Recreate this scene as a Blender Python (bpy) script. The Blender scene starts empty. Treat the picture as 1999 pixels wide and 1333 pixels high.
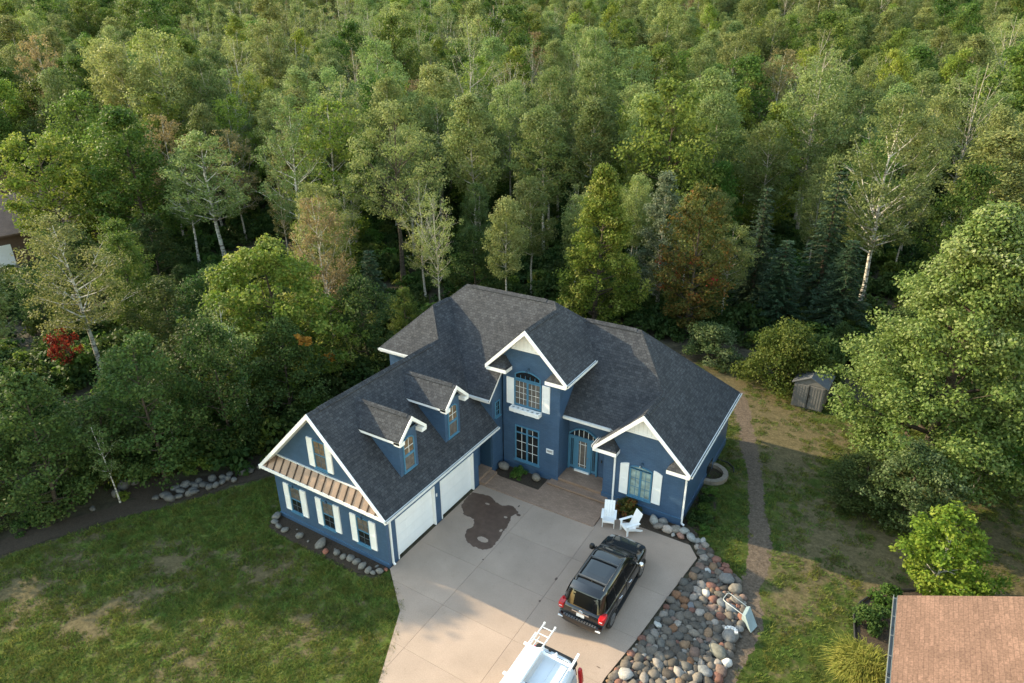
import bpy, math, random
import numpy as np
from mathutils import Vector, Matrix, noise as mnoise

random.seed(7)
np.random.seed(7)
RS = random.Random(11)
D = bpy.data
SC = bpy.context.scene
COL = SC.collection
rad = math.radians

# ------------------------------------------------------------------ camera, sky, sun, exposure
CAM = Vector((16.316, -16.006, 20.824))
YAW, PITCH, ROLL, FPX = -0.551, 0.418, -0.007, 1258.0
cd = D.cameras.new("camera")
cam = D.objects.new("camera", cd)
COL.objects.link(cam)
fwd = Vector((math.sin(YAW) * math.cos(PITCH), math.cos(YAW) * math.cos(PITCH), -math.sin(PITCH)))
rgt0 = Vector((math.cos(YAW), -math.sin(YAW), 0))
up0 = rgt0.cross(fwd)
rgt = rgt0 * math.cos(ROLL) + up0 * math.sin(ROLL)
upv = up0 * math.cos(ROLL) - rgt0 * math.sin(ROLL)
cam.matrix_world = Matrix(((rgt.x, upv.x, -fwd.x, CAM.x), (rgt.y, upv.y, -fwd.y, CAM.y), (rgt.z, upv.z, -fwd.z, CAM.z), (0, 0, 0, 1)))
cd.sensor_fit = 'HORIZONTAL'
cd.sensor_width = 36.0
cd.lens = 36.0 * FPX / 1999.0
cd.clip_start = 0.3
cd.clip_end = 2000
SC.camera = cam

SUN_EL, SUN_TRAVEL = rad(23.5), rad(8.0)       # the light travels towards +x, a little towards +y
world = D.worlds.new("World")
SC.world = world
world.use_nodes = True
wn = world.node_tree
bg = wn.nodes["Background"]
sky = wn.nodes.new("ShaderNodeTexSky")
sky.sky_type = 'NISHITA'
sky.sun_disc = False
sky.sun_elevation = SUN_EL
sky.sun_rotation = math.atan2(-math.cos(SUN_TRAVEL), -math.sin(SUN_TRAVEL))
sky.altitude = 300
sky.air_density = 2.0
sky.ozone_density = 0.3
sky.dust_density = 0.8
wn.links.new(sky.outputs[0], bg.inputs[0])
bg.inputs[1].default_value = 0.135
sd = D.lights.new("sun", 'SUN')
sd.energy = 2.85
sd.angle = rad(0.53)
sd.color = (1.0, 0.82, 0.52)
sun = D.objects.new("sun", sd)
COL.objects.link(sun)
sdir = Vector((math.cos(SUN_EL) * math.cos(SUN_TRAVEL), math.cos(SUN_EL) * math.sin(SUN_TRAVEL), -math.sin(SUN_EL)))
sun.rotation_euler = sdir.to_track_quat('-Z', 'Y').to_euler()
sun.location = (-60, -10, 60)
SC.view_settings.view_transform = 'Standard'
SC.view_settings.look = 'None'
SC.view_settings.gamma = 1.0
SC.view_settings.use_curve_mapping = False
SC.view_settings.exposure = 1.95
SC.cycles.max_bounces = 6
SC.cycles.transparent_max_bounces = 4

# ------------------------------------------------------------------ helpers: materials
def nodes(m):
    m.use_nodes = True
    nt = m.node_tree
    return nt, nt.nodes, nt.links, nt.nodes["Principled BSDF"]

def mixc(nt, fac, a, b, mode='MIX'):
    n = nt.nodes.new("ShaderNodeMix")
    n.data_type = 'RGBA'
    n.blend_type = mode
    for sock, v in ((n.inputs[0], fac), (n.inputs[6], a), (n.inputs[7], b)):
        if hasattr(v, 'is_output'):
            nt.links.new(v, sock)
        elif isinstance(v, (int, float)):
            sock.default_value = v
        else:
            sock.default_value = (*v, 1.0) if len(v) == 3 else v
    return n.outputs[2]

def tnoise(nt, vec, scale, detail=3, rough=0.55):
    n = nt.nodes.new("ShaderNodeTexNoise")
    n.inputs["Scale"].default_value = scale
    n.inputs["Detail"].default_value = detail
    n.inputs["Roughness"].default_value = rough
    if vec is not None:
        nt.links.new(vec, n.inputs["Vector"])
    return n.outputs["Fac"]

def ramp(nt, fac, stops):
    n = nt.nodes.new("ShaderNodeValToRGB")
    el = n.color_ramp.elements
    while len(el) < len(stops):
        el.new(0.5)
    for e, (p, c) in zip(el, stops):
        e.position = p
        e.color = (*c, 1.0) if len(c) == 3 else c
    nt.links.new(fac, n.inputs[0])
    return n.outputs[0]

def bump(nt, h, strength, dist, bsdf):
    b = nt.nodes.new("ShaderNodeBump")
    b.inputs["Strength"].default_value = strength
    b.inputs["Distance"].default_value = dist
    nt.links.new(h, b.inputs["Height"])
    nt.links.new(b.outputs[0], bsdf.inputs["Normal"])

def objcoord(nt):
    return nt.nodes.new("ShaderNodeTexCoord").outputs["Object"]

def uvcoord(nt):
    return nt.nodes.new("ShaderNodeTexCoord").outputs["UV"]

def plain(name, col, rough=0.55, var=0.12, scale=6.0, spec=0.4, metal=0.0, bs=0.0, bd=0.01):
    m = D.materials.new(name)
    nt, N, L, b = nodes(m)
    c = objcoord(nt)
    f = tnoise(nt, c, scale, 4)
    lo = tuple(max(0, x * (1 - var)) for x in col)
    hi = tuple(min(1, x * (1 + var)) for x in col)
    o = ramp(nt, f, [(0.3, lo), (0.7, hi)])
    L.new(o, b.inputs["Base Color"])
    b.inputs["Roughness"].default_value = rough
    b.inputs["Specular IOR Level"].default_value = spec
    b.inputs["Metallic"].default_value = metal
    if bs:
        bump(nt, tnoise(nt, c, scale * 4, 4), bs, bd, b)
    return m

def shingle_mat(name, c1, c2, mortar, w=0.33, h=0.142, bs=0.6):
    m = D.materials.new(name)
    nt, N, L, b = nodes(m)
    uv = uvcoord(nt)
    br = N.new("ShaderNodeTexBrick")
    br.offset = 0.5
    br.inputs["Scale"].default_value = 1.0
    br.inputs["Brick Width"].default_value = w
    br.inputs["Row Height"].default_value = h
    br.inputs["Mortar Size"].default_value = 0.007
    br.inputs["Mortar Smooth"].default_value = 0.2
    br.inputs["Bias"].default_value = 0.0
    br.inputs["Color1"].default_value = (*c1, 1)
    br.inputs["Color2"].default_value = (*c2, 1)
    br.inputs["Mortar"].default_value = (*mortar, 1)
    L.new(uv, br.inputs["Vector"])
    big = ramp(nt, tnoise(nt, uv, 0.9, 4), [(0.3, (0.86, 0.86, 0.86)), (0.7, (1.12, 1.12, 1.12))])
    fine = ramp(nt, tnoise(nt, uv, 13, 4, .7), [(0.25, (0.55, 0.55, 0.55)), (0.75, (1.45, 1.45, 1.45))])
    o = mixc(nt, 1.0, br.outputs["Color"], big, 'MULTIPLY')
    o = mixc(nt, 1.0, o, fine, 'MULTIPLY')
    L.new(o, b.inputs["Base Color"])
    b.inputs["Roughness"].default_value = 0.9
    b.inputs["Specular IOR Level"].default_value = 0.2
    bump(nt, br.outputs["Fac"], -bs, 0.012, b)
    return m

def brick_mat(name, c1, c2, mortar, w, h, ms, rough=0.6, bs=0.5, bd=0.008, spec=0.35, mott=0.12):
    m = D.materials.new(name)
    nt, N, L, b = nodes(m)
    uv = uvcoord(nt)
    br = N.new("ShaderNodeTexBrick")
    br.inputs["Scale"].default_value = 1.0
    br.inputs["Brick Width"].default_value = w
    br.inputs["Row Height"].default_value = h
    br.inputs["Mortar Size"].default_value = ms
    br.inputs["Color1"].default_value = (*c1, 1)
    br.inputs["Color2"].default_value = (*c2, 1)
    br.inputs["Mortar"].default_value = (*mortar, 1)
    L.new(uv, br.inputs["Vector"])
    big = ramp(nt, tnoise(nt, uv, 1.3, 5), [(0.3, (1 - mott,) * 3), (0.7, (1 + mott,) * 3)])
    o = mixc(nt, 1.0, br.outputs["Color"], big, 'MULTIPLY')
    L.new(o, b.inputs["Base Color"])
    b.inputs["Roughness"].default_value = rough
    b.inputs["Specular IOR Level"].default_value = spec
    bump(nt, br.outputs["Fac"], -bs, bd, b)
    return m

def leaf_mat(name, stops, trans=0.42, hv=0.10, rough=0.6, spec=0.16):
    """leaf colour follows the per-leaf tint attribute, with a small shift per tree"""
    m = D.materials.new(name)
    nt, N, L, b = nodes(m)
    at = N.new("ShaderNodeAttribute")
    at.attribute_name = "tint"
    col = ramp(nt, at.outputs["Fac"], stops)
    oi = N.new("ShaderNodeObjectInfo")
    hs = N.new("ShaderNodeHueSaturation")
    mr = N.new("ShaderNodeMapRange")
    mr.inputs[3].default_value = 0.5 - hv * 0.22
    mr.inputs[4].default_value = 0.5 + hv * 0.22
    L.new(oi.outputs["Random"], mr.inputs[0])
    L.new(mr.outputs[0], hs.inputs["Hue"])
    m2 = N.new("ShaderNodeMath")
    m2.operation = 'MULTIPLY'
    m2.inputs[1].default_value = 7.31
    L.new(oi.outputs["Random"], m2.inputs[0])
    m3 = N.new("ShaderNodeMath")
    m3.operation = 'FRACT'
    L.new(m2.outputs[0], m3.inputs[0])
    mr2 = N.new("ShaderNodeMapRange")
    mr2.inputs[3].default_value = 1.0 - hv * 2.2
    mr2.inputs[4].default_value = 1.0 + hv * 2.2
    L.new(m3.outputs[0], mr2.inputs[0])
    L.new(mr2.outputs[0], hs.inputs["Value"])
    L.new(col, hs.inputs["Color"])
    L.new(hs.outputs[0], b.inputs["Base Color"])
    b.inputs["Roughness"].default_value = rough
    b.inputs["Specular IOR Level"].default_value = spec
    tr = N.new("ShaderNodeBsdfTranslucent")
    L.new(hs.outputs[0], tr.inputs["Color"])
    mx = N.new("ShaderNodeMixShader")
    mx.inputs[0].default_value = trans
    L.new(b.outputs[0], mx.inputs[1])
    L.new(tr.outputs[0], mx.inputs[2])
    L.new(mx.outputs[0], N["Material Output"].inputs[0])
    return m

def bark_mat(name, c1, c2, scale=3.0, stretch=(1, 1, 3)):
    m = D.materials.new(name)
    nt, N, L, b = nodes(m)
    c = objcoord(nt)
    mp = N.new("ShaderNodeMapping")
    mp.inputs["Scale"].default_value = stretch
    L.new(c, mp.inputs[0])
    f = tnoise(nt, mp.outputs[0], scale, 4)
    L.new(ramp(nt, f, [(0.42, c2), (0.52, c1)]), b.inputs["Base Color"])
    b.inputs["Roughness"].default_value = 0.85
    b.inputs["Specular IOR Level"].default_value = 0.2
    return m

def stone_mat():
    m = D.materials.new("stone")
    nt, N, L, b = nodes(m)
    oi = N.new("ShaderNodeObjectInfo")
    c = objcoord(nt)
    f = ramp(nt, tnoise(nt, c, 3.0, 5), [(0.3, (0.72, 0.72, 0.72)), (0.72, (1.25, 1.25, 1.25))])
    g = ramp(nt, tnoise(nt, c, 16.0, 3), [(0.3, (0.8, 0.8, 0.8)), (0.7, (1.2, 1.2, 1.2))])
    o = mixc(nt, 1.0, oi.outputs["Color"], f, 'MULTIPLY')
    o = mixc(nt, 1.0, o, g, 'MULTIPLY')
    L.new(o, b.inputs["Base Color"])
    b.inputs["Roughness"].default_value = 0.8
    b.inputs["Specular IOR Level"].default_value = 0.3
    bump(nt, tnoise(nt, c, 9.0, 5), 0.35, 0.03, b)
    return m

MT = {}
MT['shingle'] = shingle_mat("charcoal_shingle", (0.032, 0.035, 0.043), (0.058, 0.062, 0.072), (0.020, 0.021, 0.025), w=0.19)
MT['shingle_tan'] = shingle_mat("tan_shingle", (0.128, 0.079, 0.060), (0.166, 0.102, 0.078), (0.098, 0.060, 0.047), w=0.30, h=0.14, bs=0.45)
MT['shingle_brown'] = shingle_mat("brown_shingle", (0.16, 0.11, 0.09), (0.20, 0.135, 0.105), (0.11, 0.075, 0.06))
MT['brick'] = brick_mat("blue_painted_brick", (0.046, 0.090, 0.166), (0.058, 0.108, 0.190), (0.038, 0.078, 0.148), 0.21, 0.075, 0.008, rough=0.42, bs=0.5, bd=0.006, spec=0.45)
MT['paver'] = brick_mat("clay_paver", (0.250, 0.165, 0.120), (0.310, 0.205, 0.150), (0.200, 0.145, 0.110), 0.21, 0.105, 0.008, rough=0.8, bs=0.4, mott=0.15)
MT['white'] = plain("white_paint", (0.84, 0.84, 0.85), 0.45, 0.04, 3)
MT['white_door'] = plain("white_steel", (0.84, 0.84, 0.86), 0.4, 0.03, 2)
MT['trim_blue'] = plain("light_blue_trim", (0.070, 0.190, 0.305), 0.4, 0.06, 5)
MT['ledge_blue'] = plain("mid_blue_ledge", (0.052, 0.120, 0.215), 0.45, 0.08, 5)
MT['dark_blue'] = plain("dark_blue_paint", (0.022, 0.055, 0.10), 0.5, 0.08, 5)
MT['copper'] = plain("brown_metal", (0.220, 0.150, 0.117), 0.38, 0.16, 2.5, spec=0.5, metal=0.35)
MT['seam'] = plain("dark_bronze_seam", (0.060, 0.038, 0.030), 0.5, 0.1, 5)
MT['black'] = plain("black_plastic", (0.015, 0.015, 0.016), 0.45, 0.1, 8)
MT['rail_grey'] = plain("satin_grey_rail", (0.085, 0.085, 0.088), 0.4, 0.1, 6, metal=0.3)
MT['rubber'] = plain("tyre_rubber", (0.018, 0.018, 0.019), 0.8, 0.1, 8)
MT['chrome'] = plain("chrome", (0.75, 0.75, 0.76), 0.18, 0.03, 5, metal=1.0)
MT['alloy'] = plain("alloy_wheel", (0.22, 0.22, 0.23), 0.35, 0.05, 5, metal=0.7)
MT['gutter'] = plain("white_gutter", (0.66, 0.67, 0.68), 0.4, 0.10, 3)
MT['gutter_in'] = plain("gutter_debris", (0.13, 0.12, 0.11), 0.8, 0.3, 12)
MT['gutter_grey'] = plain("grey_gutter", (0.135, 0.150, 0.155), 0.45, 0.15, 3)
MT['mulch'] = plain("brown_mulch", (0.050, 0.036, 0.025), 0.95, 0.45, 16, bs=0.8, bd=0.05)
MT['grey_plastic'] = plain("grey_shed_plastic", (0.150, 0.143, 0.14), 0.6, 0.10, 3)
MT['shed_roof'] = plain("dark_grey_plastic", (0.085, 0.09, 0.10), 0.6, 0.12, 3)
MT['cart'] = plain("pale_grey_tub", (0.23, 0.29, 0.30), 0.5, 0.14, 4)
MT['tube'] = plain("galvanised_tube", (0.50, 0.52, 0.50), 0.4, 0.08, 6, metal=0.4)
MT['edging'] = plain("black_edging", (0.02, 0.02, 0.02), 0.5, 0.1, 8)
MT['plate'] = plain("licence_plate", (0.72, 0.74, 0.78), 0.4, 0.05, 10)
MT['interior'] = plain("brown_siding", (0.12, 0.075, 0.055), 0.7, 0.1, 4)
MT['muntin_dim'] = plain("grey_blue_muntin", (0.085, 0.115, 0.14), 0.5, 0.1, 6)
MT['stonetimber'] = plain("pale_concrete_ring", (0.22, 0.185, 0.15), 0.85, 0.15, 6)
MT['stone'] = stone_mat()

def glass(name, col, rough=0.06, spec=0.6, var=0.3, scale=2.0):
    return plain(name, col, rough, var, scale, spec=spec)
MT['glass_dark'] = glass("dark_window_glass", (0.012, 0.014, 0.016))
MT['glass_warm'] = glass("warm_blind_reflection_glass", (0.17, 0.125, 0.085), 0.15, 0.5, 0.45, 5)  # blinds plus a tan tree reflection painted into the pane colour
MT['glass_pale'] = glass("pale_curtain_reflection_glass", (0.26, 0.34, 0.33), 0.10, 0.5, 0.4, 3)  # curtain plus pale sky reflection painted into the wing window panes
MT['glass_mid'] = glass("blind_behind_glass", (0.125, 0.11, 0.10), 0.10, 0.5, 0.35, 4)
MT['car_paint'] = plain("black_car_paint", (0.008, 0.008, 0.009), 0.12, 0.1, 2, spec=0.6)
MT['car_paint'].node_tree.nodes["Principled BSDF"].inputs["Coat Weight"].default_value = 0.6
MT['car_glass'] = glass("car_glass", (0.006, 0.007, 0.008), 0.22, 0.06)
MT['red_lamp'] = plain("red_lens", (0.45, 0.012, 0.015), 0.15, 0.25, 18, spec=0.6)
MT['van_white'] = plain("white_van_paint", (0.58, 0.61, 0.65), 0.25, 0.03, 1.5, spec=0.5)
MT['van_side'] = plain("van_side_shade_grey", (0.36, 0.38, 0.40), 0.35, 0.05, 3)  # white van side in shade, its grey put into the panel colour
MT['ladder'] = plain("aluminium_ladder", (0.72, 0.72, 0.72), 0.4, 0.06, 6, metal=0.2)

def concrete():
    m = D.materials.new("driveway_concrete")
    nt, N, L, b = nodes(m)
    g = N.new("ShaderNodeNewGeometry").outputs["Position"]
    a = ramp(nt, tnoise(nt, g, 0.55, 5, 0.6), [(0.3, (0.298, 0.228, 0.182)), (0.7, (0.372, 0.284, 0.228))])
    f = ramp(nt, tnoise(nt, g, 22, 4), [(0.3, (0.88,) * 3), (0.7, (1.1,) * 3)])
    s = ramp(nt, tnoise(nt, g, 3.1, 6, 0.7), [(0.58, (1, 1, 1)), (0.78, (0.82, 0.81, 0.80))])
    o = mixc(nt, 1.0, a, f, 'MULTIPLY')
    o = mixc(nt, 1.0, o, s, 'MULTIPLY')
    oi = N.new("ShaderNodeObjectInfo")
    mr = N.new("ShaderNodeMapRange")
    mr.inputs[3].default_value = 0.96
    mr.inputs[4].default_value = 1.03
    L.new(oi.outputs["Random"], mr.inputs[0])
    cx = N.new("ShaderNodeCombineColor")
    for i in range(3):
        L.new(mr.outputs[0], cx.inputs[i])
    o = mixc(nt, 1.0, o, cx.outputs[0], 'MULTIPLY')
    L.new(o, b.inputs["Base Color"])
    b.inputs["Roughness"].default_value = 0.85
    b.inputs["Specular IOR Level"].default_value = 0.25
    bump(nt, tnoise(nt, g, 60, 3), 0.15, 0.01, b)
    return m
MT['concrete'] = concrete()
MT['joint'] = plain("joint_dirt", (0.19, 0.15, 0.12), 0.95, 0.3, 8)
MT['wet'] = plain("wet_concrete", (0.092, 0.058, 0.043), 0.5, 0.22, 3, spec=0.3)

def lawn_mat(name, seedoff, k=1.0):
    m = D.materials.new(name)
    nt, N, L, b = nodes(m)
    g = N.new("ShaderNodeNewGeometry").outputs["Position"]
    mp = N.new("ShaderNodeMapping")
    mp.inputs["Location"].default_value = (seedoff, seedoff * 1.7, 0)
    L.new(g, mp.inputs[0])
    v = mp.outputs[0]
    def attr(nm):
        a = N.new("ShaderNodeAttribute")
        a.attribute_name = nm
        return a.outputs["Fac"]
    def worn(nm, amt, lo, hi, sc):
        k = N.new("ShaderNodeMath")
        k.operation = 'MULTIPLY_ADD'
        L.new(tnoise(nt, v, sc, 7, 0.7), k.inputs[0])
        k.inputs[1].default_value = amt
        L.new(attr(nm), k.inputs[2])
        return ramp(nt, k.outputs[0], [(lo, (0, 0, 0)), (hi, (1, 1, 1))])
    green = ramp(nt, tnoise(nt, v, 0.8, 6, 0.65), [(0.32, (0.038 * k, 0.064 * k, 0.013 * k)), (0.50, (0.064 * k, 0.094 * k, 0.018 * k)), (0.70, (0.122 * k, 0.136 * k, 0.036 * k))])
    brown = ramp(nt, tnoise(nt, v, 2.6, 6, .7), [(0.3, (0.072, 0.062, 0.030)), (0.7, (0.132, 0.106, 0.058))])
    grav = ramp(nt, tnoise(nt, v, 12, 5, .7), [(0.3, (0.076, 0.058, 0.043)), (0.7, (0.145, 0.112, 0.085))])
    o = mixc(nt, worn("wear", 1.5, .80, 1.42, 1.1), green, brown)
    o = mixc(nt, worn("gravel", 1.2, .98, 1.5, 1.8), o, grav)
    f = ramp(nt, tnoise(nt, v, 8, 6, 0.78), [(0.28, (0.5,) * 3), (0.72, (1.45,) * 3)])
    o = mixc(nt, 1.0, o, f, 'MULTIPLY')
    L.new(o, b.inputs["Base Color"])
    b.inputs["Roughness"].default_value = 0.95
    b.inputs["Specular IOR Level"].default_value = 0.1
    bump(nt, tnoise(nt, v, 14, 6, 0.75), 0.5, 0.08, b)
    return m
MT['lawn_l'] = lawn_mat("lawn_left", 3.0)
MT['lawn_r'] = lawn_mat("lawn_right", 17.0, 0.72)
def path_mat():
    m = D.materials.new("gravel_path")
    nt, N, L, b = nodes(m)
    g = N.new("ShaderNodeNewGeometry").outputs["Position"]
    mp = N.new("ShaderNodeMapping")
    mp.inputs["Location"].default_value = (17.0, 17.0 * 1.7, 0)
    L.new(g, mp.inputs[0])
    v = mp.outputs[0]
    o = ramp(nt, tnoise(nt, v, 12, 5, .7), [(0.3, (0.076, 0.058, 0.043)), (0.7, (0.145, 0.112, 0.085))])
    o = mixc(nt, 1.0, o, ramp(nt, tnoise(nt, v, 8, 6, 0.78), [(0.28, (0.5,) * 3), (0.72, (1.45,) * 3)]), 'MULTIPLY')
    L.new(o, b.inputs["Base Color"])
    b.inputs["Roughness"].default_value = 0.95
    b.inputs["Specular IOR Level"].default_value = 0.1
    bump(nt, tnoise(nt, v, 14, 6, 0.75), 0.5, 0.08, b)
    return m
MT['path'] = path_mat()
MT['dirt'] = plain("bare_earth", (0.165, 0.122, 0.080), 0.95, 0.3, 2.5, bs=0.6, bd=0.05)
MT['forest_floor'] = plain("forest_floor", (0.050, 0.042, 0.024), 0.95, 0.5, 1.2, bs=0.8, bd=0.1)

# ------------------------------------------------------------------ helpers: meshes and objects
class MB:
    def __init__(s):
        s.v, s.f, s.m = [], [], []
        s.cur = 0
    def add(s, vs, fs, mi=None):
        o = len(s.v)
        s.v += [tuple(p) for p in vs]
        s.f += [tuple(i + o for i in f) for f in fs]
        s.m += [s.cur if mi is None else mi] * len(fs)
        return s
    def box(s, x0, x1, y0, y1, z0, z1, mi=None):
        return s.add([(x0, y0, z0), (x1, y0, z0), (x1, y1, z0), (x0, y1, z0), (x0, y0, z1), (x1, y0, z1), (x1, y1, z1), (x0, y1, z1)],
                     [(3, 2, 1, 0), (4, 5, 6, 7), (0, 1, 5, 4), (1, 2, 6, 5), (2, 3, 7, 6), (3, 0, 4, 7)], mi)
    def obox(s, c, X, Y, Z, mi=None):
        c, X, Y, Z = Vector(c), Vector(X) * .5, Vector(Y) * .5, Vector(Z) * .5
        P = [c - X - Y - Z, c + X - Y - Z, c + X + Y - Z, c - X + Y - Z, c - X - Y + Z, c + X - Y + Z, c + X + Y + Z, c - X + Y + Z]
        return s.add(P, [(3, 2, 1, 0), (4, 5, 6, 7), (0, 1, 5, 4), (1, 2, 6, 5), (2, 3, 7, 6), (3, 0, 4, 7)], mi)
    def bar(s, a, b, w, h, up=(0, 0, 1), mi=None):
        a, b = Vector(a), Vector(b)
        d = b - a
        t = d.normalized()
        u = Vector(up)
        sdv = t.cross(u).normalized()
        u = sdv.cross(t)
        return s.obox((a + b) / 2, d, sdv * w, u * h, mi)
    def prism(s, lo, hi, mi=None):
        n = len(lo)
        return s.add(list(lo) + list(hi), [tuple(reversed(range(n))), tuple(range(n, 2 * n))] + [(i, (i + 1) % n, n + (i + 1) % n, n + i) for i in range(n)], mi)
    def ext(s, poly, d, mi=None):
        d = Vector(d)
        return s.prism([Vector(p) for p in poly], [Vector(p) + d for p in poly], mi)
    def tube(s, pts, rr, n=6, cap=True, mi=None):
        pts = [Vector(p) for p in pts]
        if isinstance(rr, (int, float)):
            rr = [rr] * len(pts)
        rings = []
        ref = Vector((0.31, 0.17, 0.93))
        for i, p in enumerate(pts):
            t = (pts[min(i + 1, len(pts) - 1)] - pts[max(i - 1, 0)]).normalized()
            a = t.cross(ref)
            if a.length < 1e-3:
                a = t.cross(Vector((1, 0, 0)))
            a.normalize()
            b = t.cross(a)
            rings.append([p + (a * math.cos(k * 2 * math.pi / n) + b * math.sin(k * 2 * math.pi / n)) * rr[i] for k in range(n)])
        vs = [q for r in rings for q in r]
        fs = []
        for i in range(len(pts) - 1):
            for k in range(n):
                fs.append((i * n + k, i * n + (k + 1) % n, (i + 1) * n + (k + 1) % n, (i + 1) * n + k))
        if cap:
            fs.append(tuple(reversed(range(n))))
            fs.append(tuple((len(pts) - 1) * n + k for k in range(n)))
        return s.add(vs, fs, mi)
    def lathe(s, c, axis, prof, n=20, mi=None):
        """prof: list of (along, radius) about an axis through c"""
        c, ax = Vector(c), Vector(axis).normalized()
        a = ax.orthogonal().normalized()
        b = ax.cross(a)
        vs, fs = [], []
        for (h, r) in prof:
            for k in range(n):
                t = k * 2 * math.pi / n
                vs.append(c + ax * h + (a * math.cos(t) + b * math.sin(t)) * r)
        for i in range(len(prof) - 1):
            for k in range(n):
                fs.append((i * n + k, i * n + (k + 1) % n, (i + 1) * n + (k + 1) % n, (i + 1) * n + k))
        fs.append(tuple(reversed(range(n))))
        fs.append(tuple((len(prof) - 1) * n + k for k in range(n)))
        return s.add(vs, fs, mi)
    def mesh(s, name, mats, smooth=False):
        me = D.meshes.new(name)
        me.from_pydata(s.v, [], s.f)
        if not isinstance(mats, (list, tuple)):
            mats = [mats]
        for m in mats:
            me.materials.append(m)
        if len(mats) > 1:
            me.polygons.foreach_set("material_index", s.m)
        # planar UVs in metres: u runs level along the face, v up its slope
        nl = len(me.loops)
        co = np.empty(len(me.vertices) * 3)
        me.vertices.foreach_get("co", co)
        co = co.reshape(-1, 3)
        li = np.empty(nl, dtype=np.int64)
        me.loops.foreach_get("vertex_index", li)
        nr = np.empty(len(me.polygons) * 3)
        me.polygons.foreach_get("normal", nr)
        nr = nr.reshape(-1, 3)
        lt = np.empty(len(me.polygons), dtype=np.int64)
        me.polygons.foreach_get("loop_total", lt)
        ln = np.repeat(nr, lt, axis=0)
        t = np.stack([-ln[:, 1], ln[:, 0], np.zeros(nl)], 1)
        L = np.linalg.norm(t, axis=1)
        flat = L < 0.02
        t[flat] = (1, 0, 0)
        L[flat] = 1
        t /= L[:, None]
        bt = np.cross(ln, t)
        p = co[li]
        uv = np.stack([(p * t).sum(1), (p * bt).sum(1)], 1)
        lay = me.uv_layers.new(name="UVMap")
        lay.data.foreach_set("uv", uv.astype(np.float32).ravel())
        if smooth:
            me.polygons.foreach_set("use_smooth", [True] * len(me.polygons))
        me.update()
        return me
    def build(s, name, mats, parent=None, smooth=False, kind=None):
        o = D.objects.new(name, s.mesh(name, mats, smooth))
        COL.objects.link(o)
        if parent is not None:
            o.parent = parent
        if kind:
            o['kind'] = kind
        return o

def thing(name, label, cat, loc=(0, 0, 0), rz=0.0, group=None):
    o = D.objects.new(name, None)
    COL.objects.link(o)
    o.location = loc
    o.rotation_euler = (0, 0, rz)
    o.empty_display_size = 0.3
    o['label'] = label
    o['category'] = cat
    if group:
        o['group'] = group
    return o

def tag(o, label, cat, group=None):
    o['label'] = label
    o['category'] = cat
    if group:
        o['group'] = group
    return o

def inst(name, me, parent=None, loc=(0, 0, 0), rot=(0, 0, 0), sc=(1, 1, 1), color=None):
    o = D.objects.new(name, me)
    COL.objects.link(o)
    if parent is not None:
        o.parent = parent
    o.location = loc
    o.rotation_euler = rot
    o.scale = sc
    if color:
        o.color = (*color, 1)
    return o

def dup(root, loc, rz=0.0, label=None, group=None):
    r = root.copy()
    COL.objects.link(r)
    r.location = loc
    r.rotation_euler = (0, 0, rz)
    if label:
        r['label'] = label
    if group:
        r['group'] = group
    for ch in root.children:
        c = ch.copy()
        COL.objects.link(c)
        c.parent = r
        for g in ch.children:
            d = g.copy()
            COL.objects.link(d)
            d.parent = c
    return r

def ragged(poly, step=0.5, amp=0.12, seed=0.0):
    """a polygon edge with small natural wobble"""
    out = []
    n = len(poly)
    for i in range(n):
        a, b = Vector((*poly[i], 0)), Vector((*poly[(i + 1) % n], 0))
        k = max(1, int((b - a).length / step))
        d = (b - a).normalized()
        nn = Vector((-d.y, d.x, 0))
        for j in range(k):
            p = a.lerp(b, j / k)
            w = mnoise.noise(Vector((p.x * 1.3 + seed, p.y * 1.3, seed))) + 0.6 * mnoise.noise(Vector((p.x * 4.1, p.y * 4.1 + seed, seed)))
            p = p + nn * (w * amp)
            out.append((p.x, p.y))
    return out

def sheet(name, poly, z, mat, parent=None, kind='structure', thick=0.0):
    from mathutils.geometry import tessellate_polygon
    mb = MB()
    pts = [Vector((x, y, z)) for x, y in poly]
    tri = tessellate_polygon([pts])
    fs = []
    for t in tri:
        a, b, c = (pts[i] for i in t)
        fs.append(t if (b - a).cross(c - a).z > 0 else (t[0], t[2], t[1]))
    mb.add(pts, fs)
    if thick:
        n = len(pts)
        area = sum(pts[i].x * pts[(i + 1) % n].y - pts[(i + 1) % n].x * pts[i].y for i in range(n))
        lo = [p - Vector((0, 0, thick)) for p in pts]
        o = [(i, i + n, (i + 1) % n + n, (i + 1) % n) for i in range(n)]
        if area < 0:
            o = [tuple(reversed(q)) for q in o]
        mb.add(pts + lo, o)
    ob = mb.build(name, mat, parent)
    if kind:
        ob['kind'] = kind
    return ob

def in_poly(x, y, poly):
    c = False
    n = len(poly)
    for i in range(n):
        x1, y1 = poly[i]
        x2, y2 = poly[(i + 1) % n]
        if (y1 > y) != (y2 > y) and x < (x2 - x1) * (y - y1) / (y2 - y1) + x1:
            c = not c
    return c

FX, FY = math.sin(YAW), math.cos(YAW)
def depth(x, y):
    return (x - CAM.x) * FX + (y - CAM.y) * FY
def side(x, y):
    return (x - CAM.x) * FY - (y - CAM.y) * FX
def gz(x, y):
    """height of the land: level round the house, a long wooded rise behind it"""
    s = depth(x, y)
    t = max(0.0, s - 70.0)
    z = 0.150 * t * t / (t + 20.0)
    return min(z, 40.0) + max(0.0, s - 180) * .05 + (0.25 * mnoise.noise(Vector((x * .05, y * .05, 0))) * min(1, t / 30))

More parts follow.
